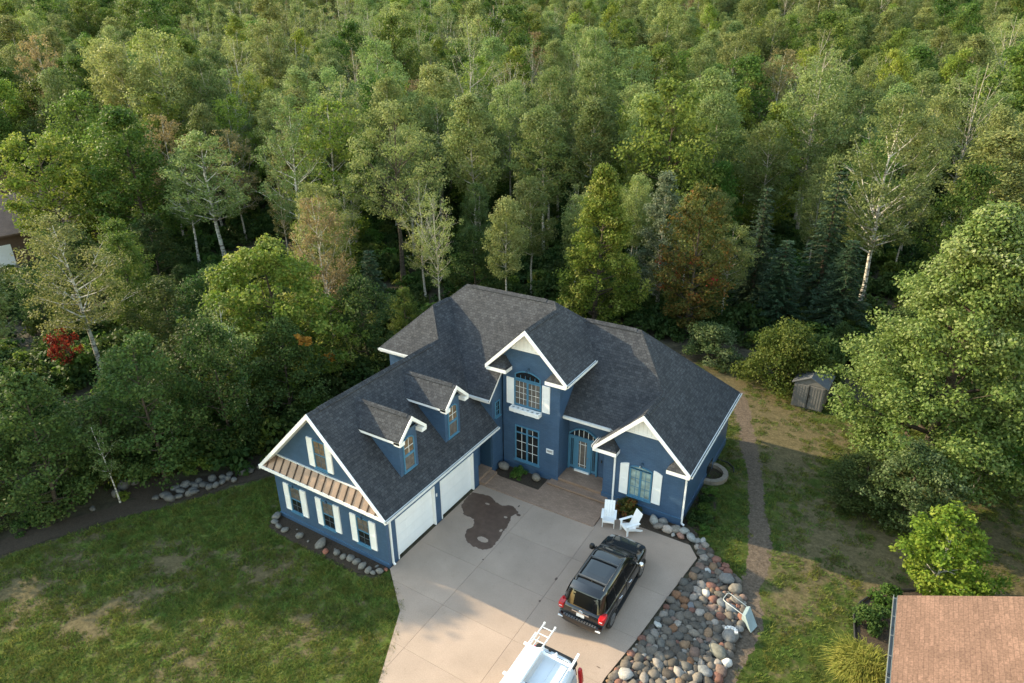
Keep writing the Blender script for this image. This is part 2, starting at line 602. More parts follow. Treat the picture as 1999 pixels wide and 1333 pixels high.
# ------------------------------------------------------------------ ground
def build_ground():
    xs = np.concatenate([np.linspace(-420, -90, 23), np.linspace(-84, 60, 49), np.linspace(66, 300, 18)])
    ys = np.concatenate([np.linspace(-160, -50, 8), np.linspace(-44, 130, 59), np.linspace(136, 420, 24)])
    vs = [(x, y, gz(x, y) - 0.06) for y in ys for x in xs]
    nx = len(xs)
    fs = [(j * nx + i, j * nx + i + 1, (j + 1) * nx + i + 1, (j + 1) * nx + i) for j in range(len(ys) - 1) for i in range(nx - 1)]
    MB().add(vs, fs).build("ground", MT['forest_floor'], smooth=True, kind='structure')
build_ground()

LAWN_L = [(2.1, -1.55), (0.05, -0.12), (0.0, -0.6), (-0.6, -1.05), (-4.8, -1.1), (-6.9, -0.95), (-7.3, -0.3), (-7.1, 3.2), (-9.4, 3.2), (-10.7, 0.75), (-11.7, -1.1),
          (-12.8, -2.9), (-13.9, -4.9), (-15.2, -7.6), (-16.4, -10.5), (-18, -15), (-24, -26), (6, -26), (5.6, -8.5), (3.5, -4.55)]
LAWN_R = [(9.5, 9.5), (10.2, 9.4), (11.4, 9.1), (12.4, 7.6), (13.0, 7.2), (13.6, 6.4), (14.0, 4.4), (13.8, 2.2), (13.7, -2), (12.6, -9), (11.4, -26), (44, -26), (46, 30), (22, 28.5), (14.5, 27.3), (11, 28.6), (5.5, 28.2), (5.2, 18.4), (9.5, 18)]
PATHC = [(9.4, 24.4), (10.4, 21.4), (11.6, 17.6), (12.45, 14.8), (12.95, 12.8), (13.55, 10.5), (14.0, 8.4), (14.1, 6.9), (14.5, 5.3), (14.55, 3.7), (14.4, 2.0), (14.2, -3), (14, -9)]
BL_R = [(13.2, 19.4, 1.6, 3.2, .75), (16.9, 12.4, 2.2, 3.0, .50), (15.9, 9.4, 1.5, 1.7, .36), (18.6, 11.6, 2.4, 2.2, .62), (15.6, 7.2, .9, 1.2, .35), (11.6, 22.8, 2.0, 2.2, .7), (20, 17.5, 3, 2, .35), (23.5, 14, 4, 4, .45), (16.2, 22, 3, 1.8, .30), (8, 25.5, 3, 1.6, .45)]
BL_L = [(-8.6, -4.9, 1.7, 1.1, .62), (-7.9, -7.2, .8, 1.2, .68), (-8.5, -8.8, 1.3, .8, .66), (-12.2, -9.1, 1.8, 1.3, .66), (-5.0, -2.9, 1.9, 1.2, .48), (-12.3, -7.0, 1.4, .8, .4), (-14.2, -5.4, .8, 1.8, .5), (-3.4, -7.6, 1.6, 2.2, .36), (-.5, -4.2, 2, 1.5, .28)]
def blobs(x, y, B):
    w = 0.0
    for a, b, rx, ry, k in B:
        d = ((x - a) / rx) ** 2 + ((y - b) / ry) ** 2
        if d < 4:
            w = max(w, k * math.exp(-d * .8))
    return w
def path_d(x, y):
    best = 9.0
    for (ax, ay), (bx, by) in zip(PATHC, PATHC[1:]):
        dx, dy = bx - ax, by - ay
        t = min(1, max(0, ((x - ax) * dx + (y - ay) * dy) / (dx * dx + dy * dy)))
        best = min(best, math.hypot(x - ax - dx * t, y - ay - dy * t))
    return best
def gravel_at(x, y):
    w = .50 + .22 * mnoise.noise(Vector((x * .45, y * .45, 6.0)))
    x += .35 * mnoise.noise(Vector((x * .3, y * .3, 2.0)))
    return max(0.0, min(1.0, 1.25 - path_d(x, y) / w))
def lawn_grid(poly, mat, z, B, path, step):
    xs0, xs1 = min(p[0] for p in poly), max(p[0] for p in poly)
    ys0, ys1 = min(p[1] for p in poly), max(p[1] for p in poly)
    nx, ny = int((xs1 - xs0) / step) + 1, int((ys1 - ys0) / step) + 1
    vs, wr, gr, idx, fs = [], [], [], {}, []
    def vid(i, j):
        if (i, j) not in idx:
            x, y = xs0 + i * step, ys0 + j * step
            idx[(i, j)] = len(vs)
            vs.append((x, y, z))
            wr.append(blobs(x, y, B))
            gr.append(gravel_at(x, y) if path else 0.0)
        return idx[(i, j)]
    for i in range(nx):
        for j in range(ny):
            if in_poly(xs0 + (i + .5) * step, ys0 + (j + .5) * step, poly):
                fs.append((vid(i, j), vid(i + 1, j), vid(i + 1, j + 1), vid(i, j + 1)))
    o = MB().add(vs, fs).build("lawn", mat, None, False, 'structure')
    for nm, arr in (("wear", wr), ("gravel", gr)):
        a = o.data.attributes.new(nm, 'FLOAT', 'POINT')
        a.data.foreach_set("value", np.array(arr, np.float32))
    return o
lawn_grid(ragged(LAWN_L, 0.45, 0.14, 3.1), MT['lawn_l'], -0.035, BL_L, False, .2)
lawn_grid(LAWN_R, MT['lawn_r'], -0.034, BL_R, True, .25)
PW = lambda k: .09 + .08 * (k > 6)
left_, right_ = [], []
for k, (x, y) in enumerate(PATHC):
    a, b = PATHC[max(0, k - 1)], PATHC[min(len(PATHC) - 1, k + 1)]
    d = Vector((b[0] - a[0], b[1] - a[1])).normalized()
    x -= .35 * mnoise.noise(Vector((x * .3, y * .3, 2.0)))
    left_.append((x - d.y * -PW(k), y + d.x * -PW(k)))
    right_.append((x + d.y * -PW(k), y - d.x * -PW(k)))
sheet("path", ragged(left_ + right_[::-1], 0.25, 0.14, 5.5), -0.029, MT['path'])
sheet("bare_earth", ragged([(-9.6, 3.6), (-7.3, 3.4), (-7.3, 8.0), (-9.0, 8.0), (-12.8, 1.2), (-14.0, -1.8), (-15.3, -4.6), (-17.2, -8.4), (-16.2, -9.2), (-14.2, -5.0), (-12.7, -2.4), (-11.2, 0.3)], 0.4, 0.25, 1.2), -0.030, MT['mulch'])
sheet("bare_earth", ragged([(-13.5, 15.2), (-7.5, 15.6), (-5.5, 20.5), (-12.0, 27.0), (-17.0, 25.0)], 0.6, 0.4, 4.2), -0.030, MT['dirt'])
sheet("bare_earth", ragged([(-52, 22), (-40, 26), (-40, 36), (-50, 40), (-58, 32)], 1.0, 0.6, 6.2), gz(-46, 30) - 0.03, MT['lawn_l'])

# ------------------------------------------------------------------ driveway: separate slabs with open joints
DRIVE = [(0.06, -0.05), (2.01, -1.66), (3.46, -4.5), (5.4, -8.5), (6.2, -14), (10.9, -14), (10.45, -8), (10.42, -3), (10.48, -0.2), (10.84, 2.0), (11.14, 4.55), (11.54, 7.62), (11.0, 8.28), (6.66, 8.28), (6.66, 7.26), (6.63, 7.20), (0.06, 7.10)]
def clip(poly, axis, lim, keep_less):
    out = []
    n = len(poly)
    for i in range(n):
        a, b = poly[i], poly[(i + 1) % n]
        ina = (a[axis] <= lim) == keep_less or a[axis] == lim
        inb = (b[axis] <= lim) == keep_less or b[axis] == lim
        if ina:
            out.append(a)
        if ina != inb:
            t = (lim - a[axis]) / (b[axis] - a[axis])
            out.append((a[0] + (b[0] - a[0]) * t, a[1] + (b[1] - a[1]) * t))
    return out
drive = sheet("driveway", [(x, y) for x, y in DRIVE], -0.020, MT['joint'])
GAP = 0.006
xsj = [0, 3.33, 6.70, 12]
ysj = [-14, -8.4, -5.6, -2.98, -0.5, 2.05, 4.7, 9]
for i in range(3):
    for j in range(7):
        p = clip(clip(clip(clip(DRIVE, 0, xsj[i] + GAP, False), 0, xsj[i + 1] - GAP, True), 1, ysj[j] + GAP * .6, False), 1, ysj[j + 1] - GAP * .6, True)
        if len(p) < 3:
            continue
        ar = abs(sum(p[k][0] * p[(k + 1) % len(p)][1] - p[(k + 1) % len(p)][0] * p[k][1] for k in range(len(p))))
        if ar < 0.05:
            continue
        sheet("slab", p, 0.0, MT['concrete'], drive, None, 0.10)
STAIN = [(0.10, 6.37), (1.11, 6.51), (1.5, 6.3), (1.99, 6.25), (2.45, 6.46), (3.0, 6.15), (2.85, 5.75), (3.0, 5.08), (3.15, 4.22), (3.22, 3.45), (2.93, 3.05), (2.44, 2.95), (1.78, 3.26), (1.51, 3.85), (1.62, 4.19), (1.37, 4.62), (0.70, 4.68), (0.30, 5.0), (0.06, 5.6)]
def jag(poly, seed):
    a = ragged(poly, 0.09, 0.10, seed)
    return [(x + .07 * mnoise.noise(Vector((x * 9, y * 9, seed))), y + .07 * mnoise.noise(Vector((x * 9, y * 9, seed + 5)))) for x, y in a]
sheet("water_stain", [(max(.05, x), y) for x, y in jag(STAIN, 9.1)], 0.004, MT['wet'], drive, None)
for k, (x, y, a, b) in enumerate(((2.55, 3.62, .30, .16), (2.62, 5.55, .10, .07), (1.28, 5.95, .12, .06), (2.95, 4.6, .06, .10))):
    sheet("dry_patch", ragged([(x + a * math.cos(t * .7), y + b * math.sin(t * .7)) for t in range(9)], .07, .05, k + 20.0), 0.008, MT['concrete'], drive, None)
for k, (x, y, a, b) in enumerate(((3.08, 6.02, .13, .09), (2.75, 6.62, .05, .10), (.55, 3.9, .035, .03), (3.3, 2.55, .05, .04), (6.68, 3.2, .05, .10), (6.67, 1.75, .04, .05), (6.7, .7, .035, .06), (10.1, .1, .10, .025))):
    sheet("water_stain", ragged([(x + a * math.cos(t * .7), y + b * math.sin(t * .7)) for t in range(9)], .05, .04, k + 30.0), 0.004, MT['wet'], drive, None)

# ------------------------------------------------------------------ paver walk, porch steps, planting beds
walk = sheet("pavement", [(0.03, 7.12), (6.62, 7.22), (6.62, 8.95), (3.1, 8.95), (3.1, 9.36), (2.95, 9.36), (2.95, 8.25), (0.65, 8.25), (0.06, 8.37), (-0.7, 8.37), (-0.7, 7.12)], 0.03, MT['paver'], None, 'structure', 0.1)
MB().box(0.03, 6.62, 7.10, 7.22, -0.05, 0.036).build("border_course", MT['paver'], walk)
sheet("planting_bed", ragged([(0.1, 8.36), (0.68, 8.27), (2.93, 8.27), (2.93, 9.35), (0.1, 9.35)], 0.4, 0.02, 1.1), 0.012, MT['mulch'])
sheet("planting_bed", ragged([(6.7, 8.27), (7.85, 8.27), (9.04, 8.27), (10.9, 8.27), (11.1, 9.2), (10.4, 9.8), (10.1, 9.36), (6.4, 9.36), (6.5, 8.5)], 0.3, 0.05, 1.6), -0.012, MT['mulch'])
sheet("planting_bed", ragged([(10.17, 9.6), (11.0, 9.5), (11.5, 10.8), (11.0, 12.9), (10.17, 13.2)], 0.3, 0.08, 2.6), -0.020, MT['mulch'])
sheet("planting_bed", ragged([(-7.06, 0.1), (-7.1, -0.5), (-6.9, -0.95), (-6.3, -1.02), (-4.8, -1.08), (-2.8, -0.95), (-1.05, -1.0), (-0.1, -0.55), (-0.02, -0.05)], 0.3, 0.03, 3.6), -0.016, MT['mulch'])
st = thing("porch_steps", "brick paved porch with two steps before the blue front door", "steps")
MB().box(3.15, 6.40, 8.95, 9.5, 0.0, 0.16).build("step", MT['paver'], st)
MB().box(3.53, 6.04, 9.40, 10.55, 0.0, 0.33).build("landing", MT['paver'], st)
MB().box(3.10, 6.45, 8.90, 8.99, 0.10, 0.172).build("nosing", MT['paver'], st)
MB().box(3.535, 6.035, 9.36, 9.42, 0.26, 0.342).build("nosing", MT['paver'], st)
st2 = thing("entry_steps", "low brick step at the garage side entry alcove", "steps")
MB().box(-0.70, -0.02, 7.12, 8.39, 0.0, 0.30).build("landing", MT['paver'], st2)
MB().box(-0.02, 0.34, 7.13, 8.36, 0.0, 0.16).build("step", MT['paver'], st2)

# ------------------------------------------------------------------ the blue house
house = thing("house", "navy blue brick house with dark shingled roofs, dormers and two white garage doors", "house")
HW = lambda mb, n="wall": mb.build(n, MT['brick'], house)
# garage wing
HW(MB().ext([(-7.04, 0, -.1), (-0.25, 0, -.1), (-0.25, 0, 3.10), (-3.52, 0, 6.80), (-7.04, 0, 3.28)], (0, 7.1, 0)))
g = MB()
for y0, y1 in ((0.0, 0.64), (3.38, 3.87), (6.61, 7.1)):
    g.box(-0.25, 0.0, y0, y1, -0.1, 2.2)
g.box(-0.25, 0.0, 0.0, 7.1, 2.2, 3.02)
HW(g)
HW(MB().box(-3.0, -0.75, 7.1, 8.38, -0.1, 3.3))
HW(MB().ext([(0.05, 8.4, -.1), (0.05, 9.45, -.1), (0.05, 9.45, 5.85), (0.05, 8.4, 4.80)], (-1.6, 0, 0)))
MB().box(-0.72, -0.05, 8.36, 8.40, 0.3, 2.4).build("alcove_shade_panel", MT['dark_blue'], house)  # dark panel paints the garage roof's shade onto the alcove wall
# tower, door wall, right wing, back blocks
HW(MB().ext([(0.14, 9.37, -.1), (3.52, 9.37, -.1), (3.52, 9.37, 6.75), (1.83, 9.37, 8.42), (0.14, 9.37, 6.75)], (0, 1.6, 0)))
HW(MB().box(3.52, 6.05, 10.55, 10.95, -0.1, 4.4))
HW(MB().box(3.30, 3.52, 10.90, 12.9, 3.0, 6.5))
HW(MB().ext([(6.05, 9.39, -.1), (10.15, 9.39, -.1), (10.15, 9.39, 3.40), (8.07, 9.39, 5.48), (6.05, 9.39, 3.46)], (0, 2.0, 0)))
HW(MB().box(4.5, 10.15, 11.39, 17.7, -0.1, 3.35))
HW(MB().box(-6.6, -4.4, 8.2, 14.8, -0.1, 5.95))
HW(MB().box(-4.4, 3.3, 13.0, 14.8, -0.1, 5.95))
# projecting base course
for b_ in ((-7.07, 0.03, -0.035, 0.0, -0.1, 0.17), (6.02, 10.149, 9.352, 9.39, -0.1, 0.36), (10.15, 10.185, 9.352, 17.7, -0.1, 0.36), (0.16, 3.54, 9.335, 9.37, -0.1, 0.34)):
    HW(MB().box(*b_), "base_course")
for b_ in ((6.02, 10.185, 9.340, 9.39, 0.361, 0.40), (-7.07, 0.03, -0.047, 0.0, 0.171, 0.20)):
    MB().box(*b_).build("base_ledge", MT['ledge_blue'], house)

# roofs: each slope is a shingle slab over a white board that shows as fascia and soffit
def slope(pl, pts, th=0.055, wt=0.17):
    a, b, c = pl
    z = lambda x, y: a * x + b * y + c
    P = [(x, y, z(x, y)) for x, y in pts]
    n = len(P)
    ar = sum(P[i][0] * P[(i + 1) % n][1] - P[(i + 1) % n][0] * P[i][1] for i in range(n))
    if ar < 0:
        P.reverse()
    mid = [(x, y, q - th) for x, y, q in P]
    low = [(x, y, q - th - wt) for x, y, q in P]
    top = MB().prism(mid, P).build("roof", MT['shingle'], house)
    MB().prism(low, [(x, y, q - .002) for x, y, q in mid]).build("fascia", MT['white'], top)
    return top
GP = (-1, 0, 3.48)
GM = (1, 0, 10.52)
MF = (0, 1, -3.395)
TP = (-1, 0, 10.475)
TM = (1, 0, 6.815)
LF = (0, 1, -1.754)
LX = (1, 0, 13.05)
LWF = (0, 1, -5.80)
WP = (-1, 0, 13.775)
WM = (1, 0, -2.365)
slope(GP, [(-3.52, -.40), (.437, -.40), (.437, 8.39), (-1.525, 8.39), (-4.79, 11.67), (-4.79, 10.03), (-3.52, 8.76)])
slope(GM, [(-3.52, -.40), (-7.48, -.40), (-7.48, 8.19), (-4.43, 8.19), (-4.43, 7.85), (-3.52, 8.76)])
slope(LF, [(-4.79, 10.03), (-3.52, 8.76), (-4.43, 7.845), (-6.96, 7.845)])
slope(LX, [(-6.96, 7.845), (-4.79, 10.03), (-4.79, 11.67), (-4.06, 12.345), (-6.96, 15.21)])
slope(MF, [(-4.06, 12.345), (1.53, 12.345), (1.83, 12.04), (-.50, 9.69), (.135, 9.69), (.135, 8.06), (-1.185, 8.06), (-4.79, 11.67)])
slope(TP, [(1.83, 8.75), (4.18, 8.75), (4.18, 12.10), (2.68, 13.60), (1.53, 12.345), (1.83, 12.04)])
slope(TM, [(1.83, 8.75), (1.83, 12.04), (-.52, 9.69), (-.52, 8.75)])
slope((0, -1, 21.30), [(-4.06, 12.345), (-6.96, 15.21), (4.4, 15.21), (2.68, 13.60), (1.53, 12.345)])
slope(LWF, [(2.68, 13.60), (5.98, 13.60), (8.07, 11.50), (6.325, 9.772), (3.53, 9.772), (3.53, 12.08), (4.18, 12.10)])
slope(WP, [(5.98, 13.60), (8.07, 11.50), (8.07, 8.91), (10.48, 8.91), (10.48, 18.10)])
slope(WM, [(8.07, 8.91), (8.07, 11.50), (6.325, 9.772), (5.66, 9.772), (5.66, 8.91)])
slope((0, -1, 21.40), [(2.68, 13.60), (5.98, 13.60), (10.48, 18.10), (4.42, 18.10), (4.42, 15.22)])

# ridge caps: rows of lapped cap shingles (one joined part per ridge)
def ridge(a, b, w=0.30, vent=True):
    a, b = Vector(a), Vector(b)
    d = b - a
    t = d.normalized()
    s = t.cross(Vector((0, 0, 1))).normalized()
    mb = MB()
    n = max(2, int(d.length / 0.2))
    for k in range(n):
        p, q = a + d * (k / n), a + d * ((k + 0.97) / n)
        lift = 0.05 if vent and 0.06 < (k + .5) / n < 0.92 else 0.012
        z0, z1 = Vector((0, 0, lift + 0.012)), Vector((0, 0, lift))
        for sg in (-1, 1):
            o = s * (w / 2 * sg) - Vector((0, 0, w / 2 * 0.9))
            u = Vector((0, 0, 0.03))
            A = [p + z0, q + z1, q + z1 + o, p + z0 + o]
            if sg > 0:
                A.reverse()
            mb.prism([v - u * (1.6 if lift > .03 else 1) for v in A], A)
    return mb.build("ridge_cap", MT['shingle'], house)
ridge((-3.52, -.38, 7.0), (-3.52, 8.76, 7.0))
ridge((-4.79, 10.1, 8.27), (-4.79, 11.6, 8.27))
ridge((-4.06, 12.345, 8.95), (1.53, 12.345, 8.95))
ridge((1.83, 8.80, 8.645), (1.83, 12.0, 8.645))
ridge((2.68, 13.60, 7.80), (5.98, 13.60, 7.80))
ridge((8.07, 8.95, 5.71), (8.07, 11.5, 5.71))
for a, b in (((-3.52, 8.76, 7.0), (-4.79, 10.03, 8.27)), ((-4.79, 11.67, 8.27), (-4.06, 12.345, 8.95)), ((1.53, 12.345, 8.95), (1.83, 12.04, 8.65)), ((5.98, 13.60, 7.80), (8.07, 11.50, 5.71)),
             ((5.98, 13.6, 7.8), (10.48, 18.1, 3.30)), ((-4.79, 10.03, 8.27), (-6.96, 7.85, 6.09)), ((1.53, 12.345, 8.95), (2.68, 13.6, 7.8))):
    ridge(a, b, 0.26, False)

# gable rake boards and white gable peaks
def rake(xc, zc, hw, y, over=0.20, t=0.045):
    mb = MB()
    for sg in (-1, 1):
        P = [(xc, y, zc + .012), (xc + sg * hw, y, zc - hw + .012), (xc + sg * hw, y, zc - hw - over), (xc, y, zc - over - .03)]
        if sg < 0:
            P.reverse()
        mb.ext(P, (0, -t, 0))
    return mb.build("rake_board", MT['white'], house)
rake(-3.52, 7.0, 3.96, -.40, .21)
rake(1.83, 8.645, 2.35, 8.75, .21)
rake(8.07, 5.70, 2.41, 8.91, .21)
def peak(xc, zc, zb, y):
    h = zc - 0.24 - zb
    a = MB().ext([(xc - h, y, zb), (xc + h, y, zb), (xc, y, zb + h)], (0, -0.10, 0)).build("gable_panel", MT['white'], house)
    k = 9
    b = MB()
    for i in range(1, k):
        x = xc - h + 2 * h * i / k
        top = zb + h - abs(x - xc)
        b.box(x - .008, x + .008, y - .106, y - .10, zb, top)
    b.build("bead", MT['gutter'], a)
    MB().box(xc - h - .02, xc + h + .02, y - 0.13, y - 0.0, zb - 0.09, zb - 0.002).build("gable_ledge", MT['white'], house)
peak(1.83, 8.645, 7.36, 9.37)
peak(8.07, 5.70, 4.50, 9.39)

# boxed eave returns with little hipped tops
def ret(x0, x1, y0, y1, z, hipleft):
    mb = MB().box(x0, x1, y0, y1, z - 0.20, z)
    o = mb.build("eave_return", MT['white'], house)
    h = 0.52
    if hipleft:
        P = [(x0, y0, z), (x1, y0, z), (x1, y1, z), (x0, y1, z), (x0 + .45, y1, z + h), (x1 - .38, y1, z + h)]
    else:
        P = [(x0, y0, z), (x1, y0, z), (x1, y1, z), (x0, y1, z), (x0 + .38, y1, z + h), (x1 - .45, y1, z + h)]
    MB().add([(a, b, c + .004) for a, b, c in P], [(0, 1, 5, 4), (1, 2, 5), (0, 4, 3), (3, 2, 1, 0), (2, 3, 4, 5)]).build("return_roof", MT['shingle'], o)
ret(-0.47, 0.72, 8.73, 9.37, 6.22, True)
ret(2.98, 4.12, 8.73, 9.37, 6.22, False)
ret(5.62, 6.86, 8.89, 9.39, 3.22, True)
ret(9.36, 10.46, 8.89, 9.39, 3.22, False)

# gutters and downspouts
def gutter(a, b, out):
    a, b, o = Vector(a), Vector(b), Vector(out)
    u = Vector((0, 0, 1))
    d = b - a
    c = (a + b) / 2
    G = MB()
    G.obox(c + o * .015 - u * .055, d, o * .03, u * .11)
    G.obox(c + o * .115 - u * .045, d, o * .022, u * .115)
    G.obox(c + o * .06 - u * .105, d, o * .10, u * .02)
    go = G.build("gutter", MT['gutter'], house)
    MB().obox(c + o * .067 - u * .055, d * .995, o * .074, u * .03).build("gutter_debris", MT['gutter_in'], go)
gutter((.439, -.44, 3.04), (.439, 8.38, 3.04), (1, 0, 0))
gutter((4.182, 8.70, 6.28), (4.182, 12.05, 6.28), (1, 0, 0))
gutter((10.482, 8.86, 3.28), (10.482, 18.1, 3.28), (1, 0, 0))
gutter((3.56, 9.770, 3.965), (6.20, 9.770, 3.965), (0, -1, 0))
gutter((5.658, 8.92, 3.28), (5.658, 9.78, 3.28), (-1, 0, 0))
gutter((-1.12, 8.058, 4.66), (.13, 8.058, 4.66), (0, -1, 0))
gutter((-6.96, 7.842, 6.08), (-4.46, 7.842, 6.08), (0, -1, 0))
def spout(pts):
    mb = MB()
    for a, b in zip(pts, pts[1:]):
        mb.bar(a, b, 0.085, 0.065, (0, 1, 0) if abs(b[2] - a[2]) > .3 else (0, 0, 1))
    mb.build("downspout", MT['white'], house)
spout([(.10, 0.05, 2.92), (.05, 0.22, 2.65), (.05, 0.22, 0.12), (.16, 0.22, 0.05)])
spout([(6.68, 8.92, 3.02), (6.66, 9.34, 2.72), (6.66, 9.34, 0.14), (6.66, 9.18, 0.06)])
spout([(10.42, 9.05, 3.05), (10.22, 9.42, 2.72), (10.22, 9.42, 0.10), (10.36, 9.42, 0.04)])

# the standing-seam metal pent roof under the garage gable
def pent():
    lo, hi, n = (-7.38, 0.34), (-6.62, -0.42), 17
    yl, zl, yh, zh = -0.42, 3.10, -0.005, 3.72
    P = lambda t, s: Vector((lo[0] + (lo[1] - lo[0]) * t, yl, zl)).lerp(Vector((hi[0] + (hi[1] - hi[0]) * t, yh, zh)), s)
    nrm = Vector((0, -(zh - zl), (yh - yl))).normalized()
    step = (lo[1] - lo[0]) / n
    for k in range(n):
        # panels run straight up the slope; the end ones are cut by the rake
        xa, xb = lo[0] + k * step, lo[0] + (k + 1) * step
        def topx(x):
            return min(max(x, hi[0]), hi[1])
        def sat(x):
            if x < hi[0]:
                return (x - lo[0]) / (hi[0] - lo[0])
            if x > hi[1]:
                return (lo[1] - x) / (lo[1] - hi[1])
            return 1.0
        def pt(x, s):
            return Vector((x, yl + (yh - yl) * s, zl + (zh - zl) * s))
        top = [pt(xa, sat(xa)), pt(xb, sat(xb))]
        poly = [pt(xa + .012, 0), pt(xb - .012, 0), top[1] - Vector((.012, 0, 0)), top[0] + Vector((.012, 0, 0))]
        MB().prism([p - nrm * .02 for p in poly], poly).build("roof_panel", MT['copper'], house)
        if k:
            s1 = sat(xa)
            if s1 > .05:
                MB().bar(pt(xa, 0) + nrm * .02, pt(xa, s1) + nrm * .02, 0.035, 0.05, tuple(nrm)).build("seam", MT['seam'], house)
    MB().bar((hi[0], -0.03, 3.735), (hi[1], -0.03, 3.735), 0.06, 0.05).build("flashing", MT['gutter'], house)
    MB().box(-7.46, .40, -0.455, -0.425, 2.93, 3.11).build("pent_fascia", MT['white'], house)
    MB().box(-7.40, .36, -0.424, 0.0, 2.94, 2.96).build("pent_soffit", MT['white'], house)
pent()

# windows -------------------------------------------------------------------------------------------
def window(O, U, N, w, h, cols, rows, glass_m, fr=0.055, mull=(), bars=(), arch=0.0, fm='trim_blue', mun=0.022, sill=True, munmat='trim_blue', edge=0.05):
    """O: lower left on the wall; U: along the wall; N: outwards. mull: vertical mullions at fractions; bars: horizontal rails."""
    O, U, N = Vector(O), Vector(U), Vector(N)
    Z = Vector((0, 0, 1))
    P = lambda u, v, d: O + U * u + Z * v + N * d
    f = MB()
    def bar(u0, u1, v0, v1, d0=-.03, d1=edge):
        f.obox(P((u0 + u1) / 2, (v0 + v1) / 2, (d0 + d1) / 2), U * (u1 - u0), N * (d1 - d0), Z * (v1 - v0))
    bar(0, fr, 0, h)
    bar(w - fr, w, 0, h)
    bar(fr, w - fr, 0, fr)
    if arch <= 0:
        bar(fr, w - fr, h - fr, h)
    else:
        n = 10
        for k in range(n):
            u0, u1 = w * k / n, w * (k + 1) / n
            A = lambda u: h + arch * (1 - ((u - w / 2) / (w / 2)) ** 2)
            f.bar(P(u0, A(u0), .01), P(u1, A(u1), .01), fr, .09, tuple(N))
    us = [fr] + [w * m for m in mull] + [w - fr]
    vs = [fr] + [h * b for b in bars] + [h - (0 if arch > 0 else fr)]
    for m in mull:
        bar(w * m - fr * .7, w * m + fr * .7, fr, h - (0 if arch > 0 else fr), d1=edge - .01)
    for b in bars:
        bar(fr, w - fr, h * b - fr * .5, h * b + fr * .5, d1=edge - .006)
    if sill:
        f.obox(P(w / 2, -.035, .035), U * (w + .10), N * .13, Z * .06)
    fo = f.build("window", MT[fm], house)
    # glass, one pane per opening, with slim glazing bars in front
    for i in range(len(us) - 1):
        for j in range(len(vs) - 1):
            c = P((us[i] + us[i + 1]) / 2, (vs[j] + vs[j + 1]) / 2, .0)
            gm = glass_m[j % len(glass_m)] if isinstance(glass_m, (list, tuple)) else glass_m
            MB().obox(c, U * (us[i + 1] - us[i]), N * .02, Z * (vs[j + 1] - vs[j])).build("pane", MT[gm], fo)
    if arch > 0:
        A = lambda u: h + arch * (1 - ((u - w / 2) / (w / 2)) ** 2)
        pl = [P(fr * .5, h, -.01)] + [P(w - fr * .5, h, -.01)] + [P(w - fr - (w - 2 * fr) * k / 10, A(w - fr - (w - 2 * fr) * k / 10), -.01) for k in range(11)]
        MB().ext(pl, N * .02).build("pane", MT[glass_m[-1] if isinstance(glass_m, (list, tuple)) else glass_m], fo)
    mb = MB()
    for i in range(len(us) - 1):
        for j in range(len(vs) - 1):
            c = cols if not isinstance(cols, (list, tuple)) else cols[j]
            r = rows if not isinstance(rows, (list, tuple)) else rows[j]
            for k in range(1, c):
                u = us[i] + (us[i + 1] - us[i]) * k / c
                mb.obox(P(u, (vs[j] + vs[j + 1]) / 2, .017), U * mun, N * .016, Z * (vs[j + 1] - vs[j]))
            for k in range(1, r):
                v = vs[j] + (vs[j + 1] - vs[j]) * k / r
                mb.obox(P((us[i] + us[i + 1]) / 2, v, .016), U * (us[i + 1] - us[i]), N * .015, Z * mun)
    if mb.f:
        mb.build("muntin", MT[munmat], fo)
    return fo

def shutter(O, U, N, w, h, slant=0.0, shape=None):
    O, U, N = Vector(O), Vector(U), Vector(N)
    Z = Vector((0, 0, 1))
    P = lambda u, v, d: O + U * u + Z * v + N * d
    lo = [(0, 0), (w, 0), (w, h + (slant if slant > 0 else 0)), (0, h - (slant if slant < 0 else 0))]
    if slant:
        lo = [(0, 0), (w, 0)] + [(w * (1 - k / 5), h + abs(slant) * math.sin((1 - k / 5 if slant > 0 else k / 5) * math.pi / 2)) for k in range(6)]
    A = [P(u, v, 0) for u, v in lo]
    o = MB().prism(A, [a + N * .045 for a in A]).build("shutter", MT['white'], house)
    mb = MB()
    for u in (w * .06, w * .94):
        mb.obox(P(u, h / 2, .052), U * (w * .10), N * .014, Z * (h * .98))
    for v in (.03, .5, .97):
        mb.obox(P(w / 2, h * v, .052), U * (w * .78), N * .014, Z * (h * .05))
    mb.build("shutter_rail", MT['white'], o)
    return o
S, E_ = (1, 0, 0), (0, -1, 0)
for x in (-6.08, -3.91, -1.735):
    window((x + .01, 0, .68), S, E_, .76, 1.50, 2, [2, 2], ['glass_dark', 'glass_mid'], bars=(.5,), fr=.042, munmat='muntin_dim', mun=.016)
for x in (-6.46, -5.31, -4.28, -3.14, -2.10, -.96):
    shutter((x, 0, .66), S, E_, .36, 1.54)
window((-3.88, 0, 3.99), S, E_, .76, 1.46, 2, [2, 2], ['glass_mid', 'glass_warm'], bars=(.5,), fr=.042, munmat='muntin_dim', mun=.016)
shutter((-4.24, 0, 3.98), S, E_, .36, 1.50)
shutter((-3.11, 0, 3.98), S, E_, .34, 1.50)
